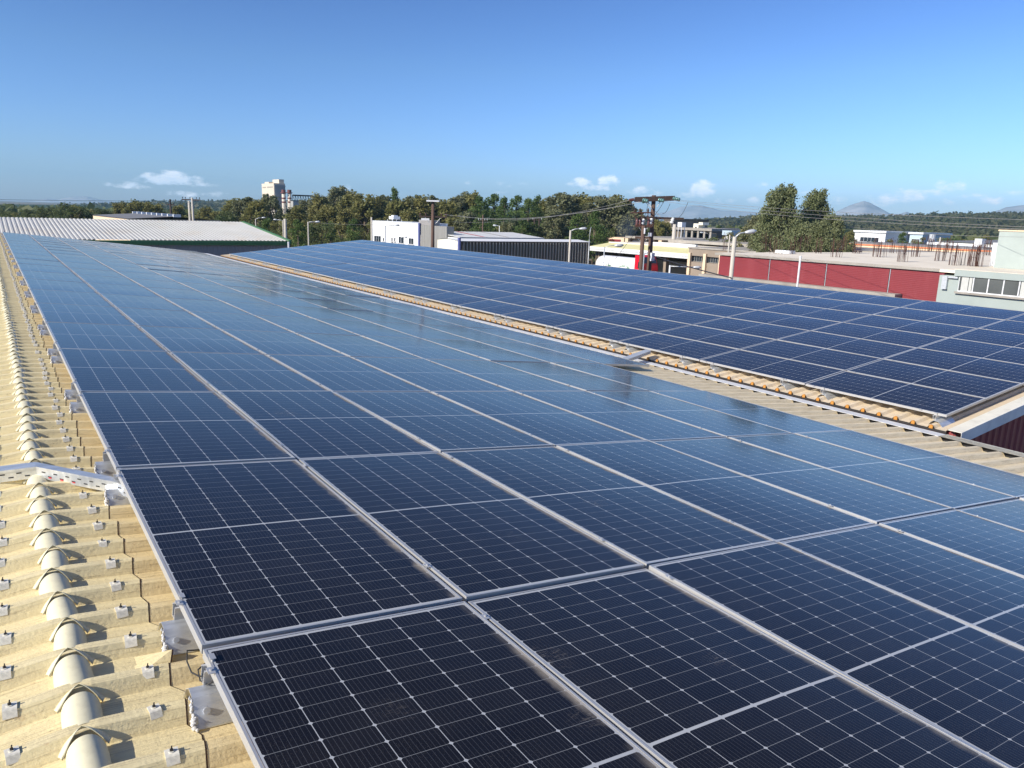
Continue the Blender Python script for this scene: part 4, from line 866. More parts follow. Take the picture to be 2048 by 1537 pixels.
# main wooden pole
D0 = 50.; e, t = pole('wooden_pole', 1308, 391, D0, .185, 'wood', 'tallest wooden pole, glass insulators hanging from its heavy crossarm', taper=.72)
def DP(px, py, dd=0): d = ray(px, py); return d*((t.dot(fwd)+dd)/d.dot(fwd))
a = DP(1270, 399.5); b = DP(1348, 397); dirv = (b-a).normalized(); n = Vector((dirv.y, -dirv.x, 0)).normalized()*.07
for s_ in (-1, 1):
    o_ = n*s_*2.4; mb = MB(); u = Vector((0, 0, .15)); mb.hexa([a-n+o_-u, b-n+o_-u, b+n+o_-u, a+n+o_-u, a-n+o_+u, b-n+o_+u, b+n+o_+u, a+n+o_+u]); mb.build('crossarm', M['wooddark'], e)
mb = MB(); mb.tube([DP(1303, 415), DP(1296, 404)], .025, 5); mb.tube([DP(1314, 415), DP(1320, 404)], .025, 5); mb.tube([DP(1305, 419), DP(1289, 403)], .02, 5); mb.build('brace', M['galvdull'], e)
def ins_string(p0, p1, k):
    mb = MB(); d = (p1-p0); 
    for i in range(k): c = p0+d*(i+.5)/k; mb.tube([c-d.normalized()*.035, c, c+d.normalized()*.05], [.03, .125, .04], 10)
    mb.tube([p0, p1], .02, 5); mb.build('insulator_string', M['insul'], e, smooth=True)
ins_string(DP(1286, 400, -.5), DP(1296, 403, -.9), 3); ins_string(DP(1317, 400, -.5), DP(1328, 402, -.9), 3); ins_string(DP(1346, 397, -.3), DP(1360, 400, -.7), 4)
ins_string(DP(1291, 402, .5), DP(1285, 404, .9), 2)
mb = MB(); mb.tube([DP(1268, 399.5), DP(1258, 401)], [.09, .09], 8); mb.build('insulator', M['porcbrown'], e)
crossarm(e, DP(1326, 437), 2.6, DP(1326, 437).z, side, .12, 'wooddark')
mb = MB(); mb.tube([DP(1311, 423), DP(1321, 435)], .025, 5); mb.build('brace', M['galvdull'], e)
for i, (p0, p1) in enumerate((((1304, 437), (1300, 449)), ((1347, 436), (1343, 448)), ((1288, 438), (1284, 450)))):
    mb = MB(); A_, B_ = DP(*p0, -.2), DP(*p1, -.2); d = B_-A_
    mb.tube([A_, A_+d*.15, A_+d*.2, A_+d*.45, A_+d*.5, A_+d*.85, B_], [.04, .13, .08, .14, .08, .14, .04], 9); mb.build('cutout_fuse', M['porc'], e, smooth=True)
mb = MB(); A_ = DP(1299, 512); mb.box(A_.x-.13, A_.x+.13, A_.y-.33, A_.y-.2, A_.z-.3, A_.z+.2); mb.build('meter_box', M['whitemetal'], e)
mb = MB()
def sag(p0, p1, s, n=10): return [p0.lerp(p1, k/n)-Vector((0, 0, s*4*(k/n)*(1-k/n))) for k in range(n+1)]
for p0, p1, s in (((1376, 405), (1349, 436), .35), ((1340, 408), (1325, 427), .2), ((1328, 403), (1303, 437), .1), ((1297, 405), (1287, 437), .15), ((1262, 402), (1270, 425), .1), ((1349, 437), (1349, 448), 0)):
    mb.tube(sag(DP(*p0, -.7), DP(*p1, -.2), s, 8), .014, 5)
mb.build('jumper', M['wiredark'], e, smooth=True)
top_main = t
# second wooden pole with platform
t3 = RD(1287, 452, 49.2); e = thing('wooden_pole', 'shorter wooden pole with transformer shelf left of the tallest pole', 'utility pole', (t3.x, t3.y, G))
mb = MB(); mb.tube([(t3.x, t3.y, G), (t3.x, t3.y, t3.z)], [.155, .125], 12); mb.build('shaft', M['wood'], e, smooth=True)
def D3(px, py, dd=0): d = ray(px, py); return d*((t3.dot(fwd)+dd)/d.dot(fwd))
for z_, w_, m_ in ((RD(1287, 453, 49).z, 1.05, 'rust'), (RD(1287, 476, 49).z, .95, 'wood')):
    crossarm(e, t3, w_, z_, side, .10, m_); 
    mb = MB()
    for s_ in (-1, 1): mb.tube([Vector((t3.x, t3.y, z_-.42)), Vector((t3.x, t3.y, z_-.05))+side*s_*.3], .014, 5)
    mb.build('brace', M['galvdull'], e)
mb = MB(); a = D3(1264, 426); b = D3(1301, 426)
for dd in (-.6, .6): mb.tube([a+Vector((dd*.6, dd*.8, 0)), b+Vector((dd*.6, dd*.8, 0))], .045, 6)
mb.tube([a+Vector((.36, .48, 0)), a-Vector((.36, .48, 0))], .04, 6); mb.tube([b+Vector((.36, .48, 0)), b-Vector((.36, .48, 0))], .04, 6)
for px_ in (1272, 1283, 1296): mb.tube([D3(px_, 426), D3(px_, 452)], .025, 5)
mb.tube([D3(1264, 426), D3(1283, 452)], .02, 5); mb.build('steel_frame', M['rust'], e)
mb = MB()
for px_ in (1274, 1280, 1297): q = D3(px_, 447); mb.tube([q-Vector((0, 0, .18)), q-Vector((0, 0, .1)), q, q+Vector((0, 0, .15)), q+Vector((0, 0, .3))], [.05, .11, .07, .10, .03], 9)
mb.build('fuse', M['porcbrown'], e, smooth=True)
for px_ in (1269, 1280, 1296): q = D3(px_, 425); mb = MB(); mb.tube([q, q+Vector((0, 0, .12)), q+Vector((0, 0, .25))], [.05, .07, .02], 7); mb.build('insulator', M['wooddark'], e)
mb = MB(); q = D3(1289, 468, -.3); mb.tube([q, q+Vector((0, 0, .35))], .05, 6); q = D3(1300, 470); mb.tube([q-Vector((0, 0, .1)), q+Vector((0, 0, .12))], .12, 8); mb.build('cable_box', M['whitemetal'], e)
q = D3(1291, 508); mb = MB(); mb.tube([(q.x-.4, q.y-.3, G), (q.x-.4, q.y-.3, q.z)], .035, 6); mb.tube([(q.x-.4, q.y-.3, q.z), D3(1297, 505)], .02, 5); mb.build('conduit', M['galvdull'], e)
# ------------------------------------------------------------------ wires
def wire(p0, p1, s, r, lb, m_='wire', n=24):
    mb = MB(); mb.tube(sag(p0, p1, s, n), r, 5); tag(mb.build('power_line', M[m_], smooth=True), lb, 'power line', 'overhead wires')
farR = lambda px, py, D: RD(px, py, D)
wire(DP(1361, 401, -.7), farR(2150, 443, 30), .15, .007, 'bare wire from the tallest pole to the right, uppermost at the right edge')
wire(DP(1341, 400, -.7), farR(2150, 458.5, 29), .2, .007, 'bare wire from the tallest pole to the right, middle one at the right edge')
wire(DP(1328, 403, -.9), farR(2150, 462.5, 27), .25, .007, 'bare wire from the tallest pole to the right, lowest of the upper three')
wire(RD(1700, 454, 60), farR(2150, 475, 40), .2, .008, 'thin bare wire low before the scrub hill')
wire(wend_left, DP(1285, 403.5, .9), .7, .012, 'lower bare wire from the brown pole up to the tallest pole')
wire(RD(915, 431, 74), DP(1258, 401), .75, .010, 'upper bare wire sweeping up to the left tip of the tallest crossarm')
wire(DP(1285, 404, .9), RD(905, 444, 95), .5, .008, 'faint lowest wire crossing the pines')
wire(RD(-120, 397, 118), RD(340, 402, 125), .12, .02, 'long dark wire over the left horizon reaching the dark wooden pole', 'wiredark')
wire(RD(341, 400, 125), RD(372, 403, 105), .05, .016, 'short dark wire between the dark pole and the twin poles', 'wiredark')
wire(RD(617, 445, 74), RD(866, 443, 72), .25, .008, 'thin wire from the street lamp to the brown wooden pole')
wire(DP(1306, 512), RD(1462, 556, 37), .05, .03, 'thick black cable dropping from the tallest pole toward the red wall', 'wiredark')
wire(RD(1279, 455, 49), RD(1218, 535, 52), .0, .012, 'stay wire slanting down left from the transformer shelf pole', 'wiredark', 4)
# ------------------------------------------------------------------ tanker truck
XT = 58.; ya, yb = RX(1268, 525, XT).y, RX(1186, 515, XT).y; zt = RX(1225, 512, XT+1.1).z; R_ = 1.12; zc = zt-R_
e = thing('tanker_truck', 'white tanker truck with red cab under the yellow canopy edge', 'truck', (XT, ya, G))
mb = MB(); n = 20
mb.tube([(XT+1.1, yb-y_, zc) for y_ in (0, .12, .4, .8)]+[(XT+1.1, ya+y_, zc) for y_ in (.8, .4, .12, 0)], [.35, .75, 1.02, R_, R_, 1.02, .75, .35], n); mb.build('tank', M['tank'], e, smooth=True)
for k, (f_, w_) in enumerate(((.22, .9), (.62, .95))):
    y = ya+(yb-ya)*f_; mb = MB(); pts = []
    for i in range(16):
        t_ = 2*math.pi*i/16; dy_ = w_*math.cos(t_); dz_ = .36*math.sin(t_)-.1; pts.append((XT+1.1-math.sqrt(max(.01, (R_+.006)**2-dz_**2)), y+dy_, zc+dz_))
    mb.add(pts, [tuple(range(16))]); pts2 = [(p[0]-.004, y+(p[1]-y)*.5-.15, zc+(p[2]-zc)*.55+.06) for p in pts]; mb.add(pts2, [tuple(range(16))], 1)
    pts3 = [(p[0]-.003, y+(p[1]-y)*.55+.3, zc+(p[2]-zc)*.45-.12) for p in pts]; mb.add(pts3, [tuple(range(16))], 2)
    mb.build('emblem', [M['whiteflash' if k else 'emgreen'], M['emgreen' if k else 'tank'], M['emblue' if k == 0 else 'tank']], e)
mb = MB(); mb.box(XT+.4, XT+1.8, ya-1, yb-.6, zc-1.35, zc-1.05); mb.build('chassis', M['dark'], e)
def wheel(y, x):
    mb = MB(); mb.tube([(x-.17, y, G+.52), (x+.17, y, G+.52)], .52, 18); w2 = mb.build('wheel', M['black'], e); mb = MB(); mb.tube([(x-.18, y, G+.52), (x-.171, y, G+.52)], .27, 12); mb.build('rim', M['whitemetal'], w2)
for y in (yb-1.5, yb-2.8, yb-4.1, ya-1.5, ya-.1):
    for x in (XT+.15, XT+2.0): wheel(y, x)
cy0, cy1 = RX(1292, 530, XT).y, RX(1269, 525, XT).y; zct = RX(1278, 514, XT).z; ym = cy1-.05
mb = MB(); mb.prism([(cy1-1.35, G+.75), (ym, G+.75), (ym, zct+.1), (ym-.3, zct+.18), (cy1-.8, zct-.02), (cy1-1.2, zct-.7), (cy1-1.35, zct-1.4)], 0, XT, XT+2.3); mb.build('cab', M['truckred'], e)
mb = MB(); mb.prism([(cy1-1.2, zct-1.25), (cy1-.55, zct-1.25), (cy1-.6, zct-.55), (cy1-1.05, zct-.55)], 0, XT-.02, XT-.003); mb.build('side_window', M['glass'], e)
mb = MB(); mb.prism([(cy1-.83, zct-.05), (cy1-1.22, zct-.68), (cy1-1.24, zct-.67), (cy1-.85, zct-.03)], 0, XT+.15, XT+2.15); mb.build('windscreen', M['glass'], e)
mb = MB(); mb.box(XT-.25, XT-.12, cy1-1.35, cy1-1.25, zct-1.2, zct-.6); mb.build('mirror', M['black'], e)
# parked white van and a bush, half seen over the roof edge
q = RD(1325, 548, 78); e = thing('white_van', 'white van parked in the canopy yard, only its roof and windows showing', 'van', (q.x, q.y, G))
mb = MB(); mb.prism([(q.y-2.6, G+.4), (q.y+2.4, G+.4), (q.y+2.4, G+1.95), (q.y-1.3, G+2.0), (q.y-2.0, G+1.25), (q.y-2.6, G+1.1)], 0, q.x, q.x+1.9); mb.build('body', M['whitemetal'], e)
mb = MB(); mb.prism([(q.y-1.7, G+1.2), (q.y+2.2, G+1.2), (q.y+2.2, G+1.75), (q.y-1.25, G+1.75)], 0, q.x-.02, q.x-.002); mb.build('side_window', M['glass'], e)
for y in (q.y-1.7, q.y+1.6): mb = MB(); mb.tube([(q.x-.02, y, G+.34), (q.x+.2, y, G+.34)], .34, 14); mb.build('wheel', M['black'], e)
# ------------------------------------------------------------------ trees
def leafquads(mb, rs, c, r, n, s, flat=.8):
    for _ in range(n):
        d = Vector((rs.gauss(0, 1), rs.gauss(0, 1), rs.gauss(0, 1))).normalized(); rr = rs.random()**.42*(1 if rs.random() < .9 else 1.35)
        p = Vector((c[0]+d.x*r[0]*rr, c[1]+d.y*r[1]*rr, c[2]+d.z*r[2]*rr))
        a = Vector((rs.gauss(0, 1), rs.gauss(0, 1), rs.gauss(0, flat))).normalized(); b = a.cross(d+Vector((rs.gauss(0, .6), rs.gauss(0, .6), rs.gauss(0, .6)))).normalized()
        q = s*rs.uniform(.5, 1.3); a *= q; b *= q*rs.uniform(.45, .9)
        mb.add([p-a, p-b*.9+a*.1, p+a, p+b], [(0, 1, 2, 3)])
def treeproto(kind, seed, nl, s, leaf, bark):
    """unit-height tree: trunk with limbs plus crown of leaf faces"""
    rs = random.Random(seed); e = thing(kind, 'x', 'tree'); tr = MB(); cr = MB()
    if kind == 'pine_tree':
        tr.tube([(0, 0, 0), (.01, .0, .4), (0, .01, .92)], [.022, .016, .004], 7)
        for k in range(26):
            z = .16+.80*k/25; w_ = (.26*(1-((z-.30)/.72)**2 if z > .3 else .7+z)*rs.uniform(.7, 1.2))*.85; an = rs.random()*6.28
            x, y = math.cos(an)*w_*.75, math.sin(an)*w_*.75; tr.tube([(0, 0, z-.03), (x, y, z)], [.007, .003], 4)
            leafquads(cr, rs, (x, y, z), (w_*.62+.03, w_*.62+.03, .058), nl//26, s)
        leafquads(cr, rs, (0, 0, .95), (.03, .03, .06), nl//40, s)
    elif kind == 'eucalyptus_tree':
        tr.tube([(0, 0, 0), (.015, .01, .25), (-.01, 0, .5), (.01, .01, .78)], [.028, .022, .015, .005], 8)
        m = 24 if nl < 9000 else 46
        for k in range(m):
            z = .30+.64*(k/m); w_ = .26*math.sin(min(1, (z-.12)/.5)*1.5708)*(1.0 if z < .6 else 1-(z-.6)*2.1); an = k*2.4+rs.uniform(-.4, .4); d = w_*rs.uniform(.35, 1.0)
            x, y = math.cos(an)*d, math.sin(an)*d; tr.tube([(0, 0, z-.20 if z > .45 else z*.55), (x*.5, y*.5, z-.09), (x*1.02, y*1.02, z)], [.011, .007, .003], 5)
            r = rs.uniform(.050, .092) if m < 30 else rs.uniform(.05, .085); leafquads(cr, rs, (x, y, z), (r, r, r*1.05), nl//m, s)
            if k % 3 == 0: leafquads(cr, rs, (x*1.15, y*1.15, z-.06), (r*.6, r*.6, r*.8), nl//m//3, s)
    else:
        tr.tube([(0, 0, 0), (.02, 0, .2), (0, .02, .6)], [.035, .03, .01], 8); m = 18
        for k in range(m):
            an = k*2.4+rs.uniform(-.5, .5); z = rs.uniform(.22, .84); w_ = .36*math.sqrt(max(.05, 1-((z-.48)/.5)**2)); d = w_*rs.uniform(.3, 1)
            x, y = math.cos(an)*d, math.sin(an)*d; tr.tube([(0, 0, z*.5), (x, y, z)], [.014, .004], 5)
            r = rs.uniform(.09, .15); leafquads(cr, rs, (x, y, z), (r, r, r*.85), nl//m, s)
    tr.build('trunk', M[bark], e, smooth=True, world=False); cr.build('crown', LM[leaf], e, world=False)
    return e, list(e.children)
PR = {}
for nm, kind, leaf, bark, seeds, nl, s in (('olive', 'eucalyptus_tree', 'olive', 'bark', (1, 2), 5200, .019), ('grey', 'eucalyptus_tree', 'grey', 'palebark', (3, 4), 5200, .019), ('pine', 'pine_tree', 'green', 'bark', (5, 6), 3400, .015),
        ('round', 'round_tree', 'dark', 'bark', (7, 8), 3400, .020), ('roundolive', 'round_tree', 'olive', 'bark', (9,), 3400, .020), ('big', 'eucalyptus_tree', 'pale', 'palebark', (10, 14), 20000, .0105), ('bush', 'round_tree', 'green', 'bark', (12,), 3800, .02)):
    PR[nm] = [treeproto(kind, sd, nl, s, leaf, bark) for sd in seeds]
usedt = set(); rt_ = random.Random(21)
def tree(kind, px, ptop, D, wf, label, group):
    if 880 < px < 1270 and D < 122: D = 122+(px % 7)*2
    t = RD(px, ptop, D); h = t.z-G; e0, ch = PR[kind][rt_.randrange(len(PR[kind]))]
    if e0.name in usedt:
        e = e0.copy(); COL.objects.link(e)
        for c in ch: k = c.copy(); COL.objects.link(k); k.parent = e
    else: e = e0; usedt.add(e.name)
    e.location = (t.x, t.y, G-.02); wf = wf*1.3 if kind in ('olive', 'grey') and px < 1300 else wf; e.scale = (h*wf, h*wf, h*1.03); e.rotation_euler = (0, 0, rt_.uniform(0, 6.28))
    e['label'] = label; e['group'] = group; return e
KN = {'olive': 'olive-brown eucalyptus', 'grey': 'grey-green eucalyptus', 'pine': 'bright green pine', 'round': 'dark green broad tree', 'roundolive': 'olive broad tree', 'bush': 'green bush', 'big': 'tall pale eucalyptus'}
TL = [  # kind, px, top, distance, width factor
 ('olive', 470, 398, 170, 1.1), ('grey', 490, 393, 160, 1.1), ('olive', 515, 401, 140, 1.0), ('grey', 537, 387, 150, .95), ('roundolive', 560, 414, 130, 1.2), ('olive', 590, 412, 150, 1.2), ('grey', 617, 399, 175, 1.1), ('olive', 642, 390, 165, 1.0),
 ('grey', 672, 376, 170, .8), ('grey', 684, 374, 172, .7), ('olive', 703, 384, 155, 1.05), ('olive', 730, 397, 150, 1.1), ('olive', 750, 391, 160, 1.0), ('grey', 772, 389, 180, .9), ('pine', 787, 380, 175, .9), ('olive', 800, 399, 150, 1.2), ('grey', 830, 389, 165, 1.1),
 ('olive', 850, 395, 150, 1.1), ('grey', 868, 390, 185, .8), ('olive', 893, 401, 150, 1.2), ('grey', 912, 392, 165, 1.1), ('grey', 929, 385, 170, .8), ('olive', 944, 386, 165, .8), ('pine', 962, 397, 140, 1.1), ('pine', 986, 392, 145, 1.2), ('pine', 1010, 399, 140, 1.1), ('pine', 1033, 395, 150, 1.1),
 ('pine', 1058, 401, 140, 1.2), ('pine', 1075, 396, 155, 1.0), ('olive', 1092, 398, 160, 1.1), ('grey', 1122, 387, 150, 1.25), ('grey', 1142, 391, 160, 1.0), ('olive', 1165, 390, 160, 1.1), ('grey', 1183, 404, 150, 1.0), ('grey', 1210, 393, 150, 1.1), ('olive', 1228, 391, 155, 1.1), ('grey', 1250, 397, 150, 1.1),
 ('round', 515, 446, 100, 1.3), ('pine', 535, 441, 92, 1.0), ('round', 500, 432, 115, 1.1), ('pine', 596, 443, 95, 1.1), ('round', 640, 440, 105, 1.2), ('pine', 660, 447, 112, 1.1), ('roundolive', 683, 436, 120, 1.2), ('pine', 706, 441, 115, 1.1), ('roundolive', 730, 432, 125, 1.1), ('round', 752, 450, 120, .9),
 ('roundolive', 620, 428, 128, 1.2), ('roundolive', 580, 430, 125, 1.1), ('olive', 690, 417, 138, 1.0), ('olive', 655, 412, 140, 1.1), ('roundolive', 760, 425, 130, 1.1), ('olive', 820, 420, 135, 1.1), ('roundolive', 885, 428, 128, 1.0), ('roundolive', 905, 441, 112, 1.1), ('grey', 935, 425, 130, 1.1),
 ('pine', 960, 432, 120, 1.2), ('roundolive', 990, 440, 110, 1.1), ('grey', 1018, 445, 108, 1.0), ('pine', 1045, 430, 120, 1.1), ('round', 1060, 441, 118, 1.1), ('pine', 1090, 436, 118, 1.2), ('grey', 1115, 421, 128, 1.1), ('roundolive', 1095, 458, 100, 1.2), ('roundolive', 1130, 456, 98, 1.2), ('pine', 1155, 430, 115, 1.1),
 ('grey', 1140, 441, 108, 1.1), ('pine', 1190, 424, 110, 1.05), ('round', 1200, 446, 100, .9), ('round', 1232, 432, 150, 1.2), ('round', 1168, 448, 99, 1.1), ('olive', 1275, 420, 160, .7), ('olive', 1318, 440, 150, 1.0), ('olive', 1332, 443, 152, .9),
 ('grey', 1255, 421, 152, 1.0), ('round', 1215, 456, 96, .8),
 # left band behind the warehouse
 ('round', 10, 414, 190, 1.1), ('roundolive', 35, 417, 180, 1.2), ('round', 62, 413, 185, 1.2), ('round', 90, 410, 180, 1.2), ('round', 113, 409, 178, 1.1), ('round', 138, 398, 165, 1.15), ('olive', 152, 413, 165, .8), ('roundolive', 180, 408, 170, .8), ('round', 200, 412, 175, .8), ('round', 212, 415, 180, .8),
 ('olive', 240, 405, 185, 1.1), ('olive', 268, 402, 180, 1.1), ('olive', 292, 405, 185, 1.1), ('olive', 312, 409, 180, 1.0), ('olive', 355, 411, 180, 1.1), ('roundolive', 375, 413, 175, 1.0), ('olive', 410, 414, 180, .9), ('roundolive', 430, 411, 150, 1.3), ('round', 452, 417, 150, 1.0), ('round', 445, 424, 130, 1.0), ('roundolive', 398, 422, 160, 1.0),
 ('roundolive', 330, 418, 150, 1.0), ('round', 20, 424, 150, 1.3), ('round', 55, 426, 145, 1.3), ('roundolive', 85, 424, 150, 1.3), ('round', 120, 422, 148, 1.2), ('roundolive', 350, 424, 140, 1.0),
 # right side
 ('round', 1425, 473, 105, 1.2), ('round', 1440, 466, 100, 1.1), ('bush', 1408, 478, 100, 1.2), ('grey', 1515, 429, 100, 1.1), ('olive', 1496, 455, 105, 1.1), ('roundolive', 1483, 470, 92, 1.1), ('roundolive', 1470, 455, 150, 1.1), ('pine', 1437, 453, 190, 1.1), ('pine', 1482, 455, 200, 1.0),
 ('bush', 1745, 478, 150, 2.2), ('bush', 1728, 477, 152, 1.8), ('pine', 1806, 466, 165, 1.0), ('bush', 1822, 479, 150, 1.8), ('bush', 1840, 479, 150, 1.6), ('roundolive', 1780, 470, 170, 1.2), ('roundolive', 1895, 468, 190, 1.3), ('bush', 1906, 470, 200, 1.3), ('roundolive', 1925, 470, 210, 1.3), ('roundolive', 1960, 464, 230, 1.4), ('roundolive', 1978, 462, 240, 1.3), ('olive', 1700, 462, 190, 1.1),
 ('roundolive', 1850, 468, 220, 1.2), ('roundolive', 1795, 462, 260, 1.4), ('roundolive', 1740, 462, 250, 1.4)]
TL.sort(key=lambda q: q[1])
cnt = {}
for k, (kd, px, pt, D, wf) in enumerate(TL):
    zone = 'left of the pale factory tower' if px < 520 else 'between factory tower and white building' if px < 760 else 'behind the white sheds' if px < 1200 else 'around the tall wooden pole' if px < 1400 else 'near the big eucalyptus pair' if px < 1710 else 'below the scrub hill'
    key = (kd, zone); cnt[key] = cnt.get(key, 0)+1
    tree(kd, px, pt, D, wf, '%s, %s one from the left %s' % (KN[kd], onum(cnt[key]-1), zone), 'trees beyond the roofs')
tree('big', 1565, 371, 80, .90, 'big pale eucalyptus left of the notch, tallest tree on the right', 'big eucalyptus pair')
tree('big', 1638, 379, 84, .74, 'big pale eucalyptus right of the notch, broad at its foot', 'big eucalyptus pair')
tree('big', 1543, 418, 86, .75, 'grey-green eucalyptus filling the left flank of the big pair', 'big eucalyptus pair')
tree('big', 1668, 432, 82, .95, 'low spreading eucalyptus at the right foot of the big pair', 'big eucalyptus pair')
tree('big', 1604, 446, 76, 1.0, 'low eucalyptus filling the gap under the notch', 'big eucalyptus pair')
tree('big', 1645, 442, 74, .95, 'lowest eucalyptus between the big pair and the rebar', 'big eucalyptus pair')
tree('bush', 1422, 543, 56, .9, 'yellow-green shrub at the left end of the red wall', 'yard shrubs')
tree('bush', 1436, 547, 53, .8, 'small green shrub touching the red wall corner', 'yard shrubs')
# ------------------------------------------------------------------ hills, scrub, mountains, smoke, haze
def hillmat(name, c1, c2, c3, s, b=0.):
    m = bpy.data.materials.new(name); m.use_nodes = True; t = m.node_tree; t.nodes.clear(); n = NT(t); bs = n.n('ShaderNodeBsdfPrincipled'); o = n.n('ShaderNodeOutputMaterial'); n.l(bs.outputs[0], o.inputs[0])
    co = n.n('ShaderNodeTexCoord').outputs['Object']; v = n.v('MULTIPLY', co, (1, 1, 2.5))
    c = n.mix(n.ramp(n.noise(v, s, 6, .7), .35, .65), c1, c2); c = n.mix(n.ramp(n.noise(v, s*.32, 5, .75), .60, .70), c, c3)
    n.l(c, bs.inputs['Base Color']); bs.inputs['Roughness'].default_value = 1; bs.inputs['Specular IOR Level'].default_value = 0
    if b: bp = n.n('ShaderNodeBump'); bp.inputs['Distance'].default_value = b; n.l(n.noise(v, s, 7, .75), bp.inputs['Height']); n.l(bp.outputs[0], bs.inputs['Normal'])
    return m
def lerpl(x, pts):
    if x <= pts[0][0]: return pts[0][1]
    for (a, b), (c, d) in zip(pts[:-1], pts[1:]):
        if x <= c: return b+(d-b)*(x-a)/(c-a)
    return pts[-1][1]
def ridge(name, D0, D1, crest_px, mt, px0, px1, rough, nr=26, step=6):
    mb = MB(); cols = list(range(px0, px1+1, step)); V = []
    for i, px in enumerate(cols):
        t = RD(px, lerpl(px, crest_px), D1)
        for j in range(nr+1):
            f = j/nr; D = D0+(D1-D0)*f; d = ray(px, 440); q = math.hypot(d.x, d.y); x, y = d.x/q*D, d.y/q*D
            h = (t.z-G)*(f**1.15)
            nz_ = noise.noise(Vector((x*.006, y*.006, 3)))*.10+noise.noise(Vector((x*.02, y*.02, 7)))*.03
            V.append((x, y, G-1+max(0, h*(1+nz_*rough))+noise.noise(Vector((x*.09, y*.09, 1)))*1.*f*rough))
        V.append((V[-1][0]*1.2, V[-1][1]*1.2, G-1))
    n = nr+2; mb.add(V, [(i*n+j, (i+1)*n+j, (i+1)*n+j+1, i*n+j+1) for i in range(len(cols)-1) for j in range(n-1)])
    o = mb.build(name, mt, smooth=True); tag(o, kind='structure'); return V
hm = hillmat('scrub_hillside', (.060, .080, .034), (.120, .130, .060), (.36, .27, .16), .05, 2.)
Vh = ridge('hills', 330, 950, [(1280, 450), (1380, 441), (1430, 436.5), (1470, 436.5), (1520, 432), (1600, 431), (1700, 430), (1780, 431.5), (1850, 428), (1900, 427), (1940, 426.5), (1990, 427.5), (2040, 426), (2140, 424)], hm, 1270, 2230, .8, 34, 4)
hm2 = hillmat('wooded_ridge', (.035, .055, .032), (.060, .080, .040), (.12, .10, .07), .02, 3.)
Vh2 = ridge('hills', 500, 1500, [(-200, 408), (40, 408), (130, 409), (200, 408.5), (300, 405), (400, 402), (470, 401.5), (560, 404), (700, 408), (1000, 418), (1300, 435)], hm2, -180, 1300, .25, 16, 8)
# scrub clumps on the hillside and a far wood: nobody could count them
rs = random.Random(4); mb = MB(); Vs = [v for v in Vh if v[2] > G+2]
for _ in range(5200):
    v = rs.choice(Vs); s = rs.uniform(1.0, 3.0); c = (v[0]+rs.uniform(-9, 9), v[1]+rs.uniform(-9, 9), v[2]+rs.uniform(-.2, .6))
    leafquads(mb, rs, c, (s*1.1, s*1.1, s*.7), 5, s*.75)
Vs = [v for v in Vh2 if v[2] > G+3]
for _ in range(2600):
    v = rs.choice(Vs); s = rs.uniform(2, 4.5); c = (v[0]+rs.uniform(-20, 20), v[1]+rs.uniform(-20, 20), v[2]+.4); leafquads(mb, rs, c, (s*1.3, s*1.3, s*.7), 4, s*.8)
tag(mb.build('scrub', leafmat('scrub_leaves', (.048, .072, .028), (.090, .110, .045), (.14, .12, .06))), kind='stuff')
mb = MB()
for _ in range(2600):
    px = rs.uniform(-60, 2100); D = rs.uniform(230, 480); p = RD(px, 430, D); s = rs.uniform(2, 4)
    if 515 < px < 640 and D > 300: continue
    leafquads(mb, rs, (p.x, p.y, G+s*.6), (s*1.2, s*1.2, s*.8), 9, s*.5)
tag(mb.build('woodland', LM['dark']), kind='stuff')
mm = hillmat('rocky_mountain', (.28, .29, .29), (.50, .49, .48), (.56, .55, .53), .005, 20)
def mount(D, pts, px0, px1, rough, nm='mountain', step=5):
    mb = MB(); V = []; cols = list(range(px0, px1+1, step)); nr = 14
    for px in cols:
        hz = 431+.0308*(px-1024)
        t = RD(px, min(hz, lerpl(px, pts)), D)
        for j in range(nr+1):
            f = j/nr; D2 = D*(.86+.14*f); d = ray(px, 430); q = math.hypot(d.x, d.y); x, y = d.x/q*D2, d.y/q*D2
            V.append((x, y, G-2+(t.z-G+2)*f*(1+rough*.5*noise.noise(Vector((x*.002, y*.002, 5)))*(1-f))+rough*(22*noise.noise(Vector((x*.006, y*.006, 2)))*f*(1-f)*3+3.5*noise.noise(Vector((x*.03, y*.03, 4)))*f)))
        V.append((x*1.05, y*1.05, G-2))
    n = nr+2; mb.add(V, [(i*n+j, (i+1)*n+j, (i+1)*n+j+1, i*n+j+1) for i in range(len(cols)-1) for j in range(n-1)])
    tag(mb.build(nm, mm, smooth=True), kind='structure')
mount(5000, [(1640, 446), (1655, 435), (1669, 427), (1675, 421.5), (1686, 416.5), (1700, 410.5), (1707, 407.5), (1718, 403.5), (1726, 401.8), (1733, 404), (1744, 409.5), (1753, 413.5), (1762, 418.5), (1774, 424.5), (1783, 429), (1800, 428), (1812, 424), (1830, 431), (1850, 440)], 1640, 1850, 1., step=3)
mount(5300, [(1950, 450), (1985, 424), (2010, 415), (2048, 410), (2120, 405), (2200, 402)], 1950, 2200, 1.)
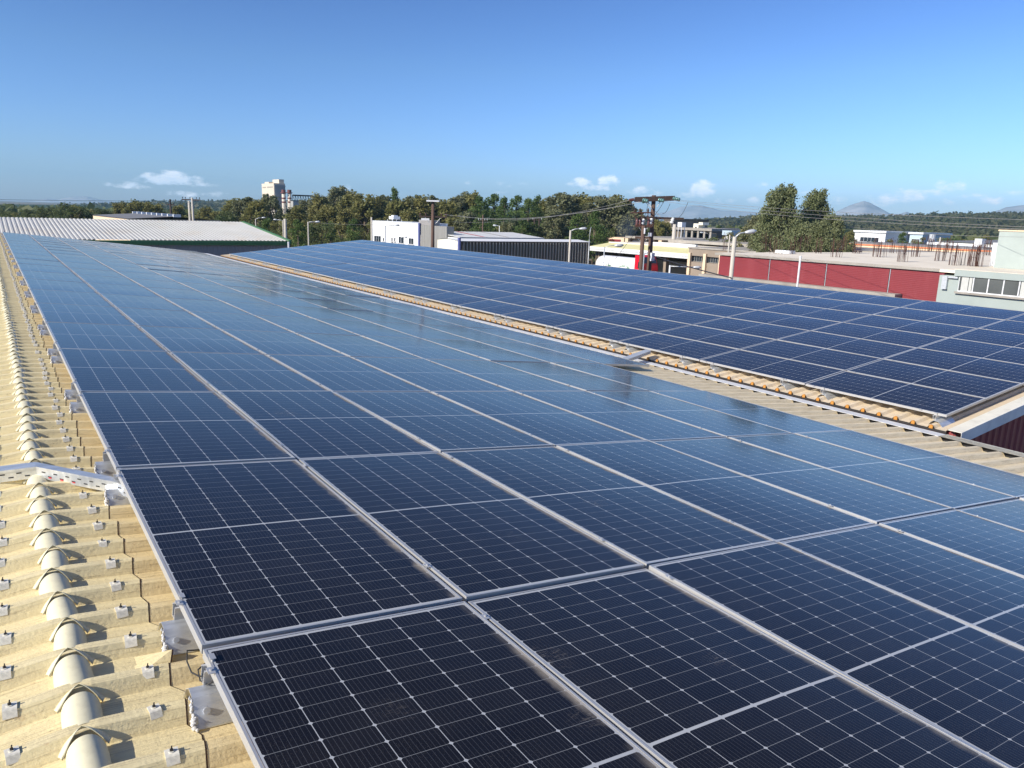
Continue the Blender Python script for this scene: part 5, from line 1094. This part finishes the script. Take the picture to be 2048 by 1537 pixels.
mount(5800, [(1330, 440), (1352, 434), (1378, 428), (1396, 427), (1415, 433), (1430, 434), (1442, 442)], 1330, 1445, .5)
mount(6350, [(1240, 434), (1330, 425), (1360, 414), (1400, 411), (1440, 421), (1500, 424), (1560, 428), (1640, 440)], 1240, 1640, .4)
mount(6200, [(-100, 409), (10, 409), (40, 405), (80, 400), (95, 397.5), (120, 400), (135, 396), (150, 393.5), (178, 393.5), (200, 399), (235, 405), (260, 409)], -100, 262, .4)
# smoke wisp
mb = MB(); c = RD(1254, 456, 104); rs2 = random.Random(2); N1, N2 = 16, 10; vs = []
for j in range(N2+1):
    for i in range(N1):
        a_, b_ = 2*math.pi*i/N1, math.pi*j/N2; d = Vector((math.sin(b_)*math.cos(a_), math.sin(b_)*math.sin(a_), math.cos(b_))); r_ = 1+.5*noise.noise(d*1.6+Vector((9, 0, 0)))
        vs.append((c.x+d.x*1.5*r_+d.z*.5, c.y+d.y*1.5*r_, c.z+d.z*1.7*r_))
mb.add(vs, [(j*N1+i, (j+1)*N1+i, (j+1)*N1+(i+1) % N1, j*N1+(i+1) % N1) for j in range(N2) for i in range(N1)])
m = bpy.data.materials.new('blue_smoke'); m.use_nodes = True; t = m.node_tree; t.nodes.clear(); n = NT(t); o = n.n('ShaderNodeOutputMaterial'); pv = n.n('ShaderNodeVolumePrincipled'); pv.inputs['Color'].default_value = (.6, .78, 1, 1); pv.inputs['Density'].default_value = .035; n.l(pv.outputs[0], o.inputs['Volume'])
tag(mb.build('smoke', m, smooth=True), kind='stuff')
# haze: one closed box of even pale air round everything
mb = MB(); H = 6600; mb.box(-H, H, -H, H, G-4, 205)
m = bpy.data.materials.new('haze'); m.use_nodes = True; t = m.node_tree; t.nodes.clear(); n = NT(t); o = n.n('ShaderNodeOutputMaterial'); pv = n.n('ShaderNodeVolumePrincipled')
pv.inputs['Color'].default_value = (.42, .76, 1, 1); pv.inputs['Density'].default_value = .00016; pv.inputs['Anisotropy'].default_value = .0; n.l(pv.outputs[0], o.inputs['Volume'])
tag(mb.build('haze', m), kind='stuff')
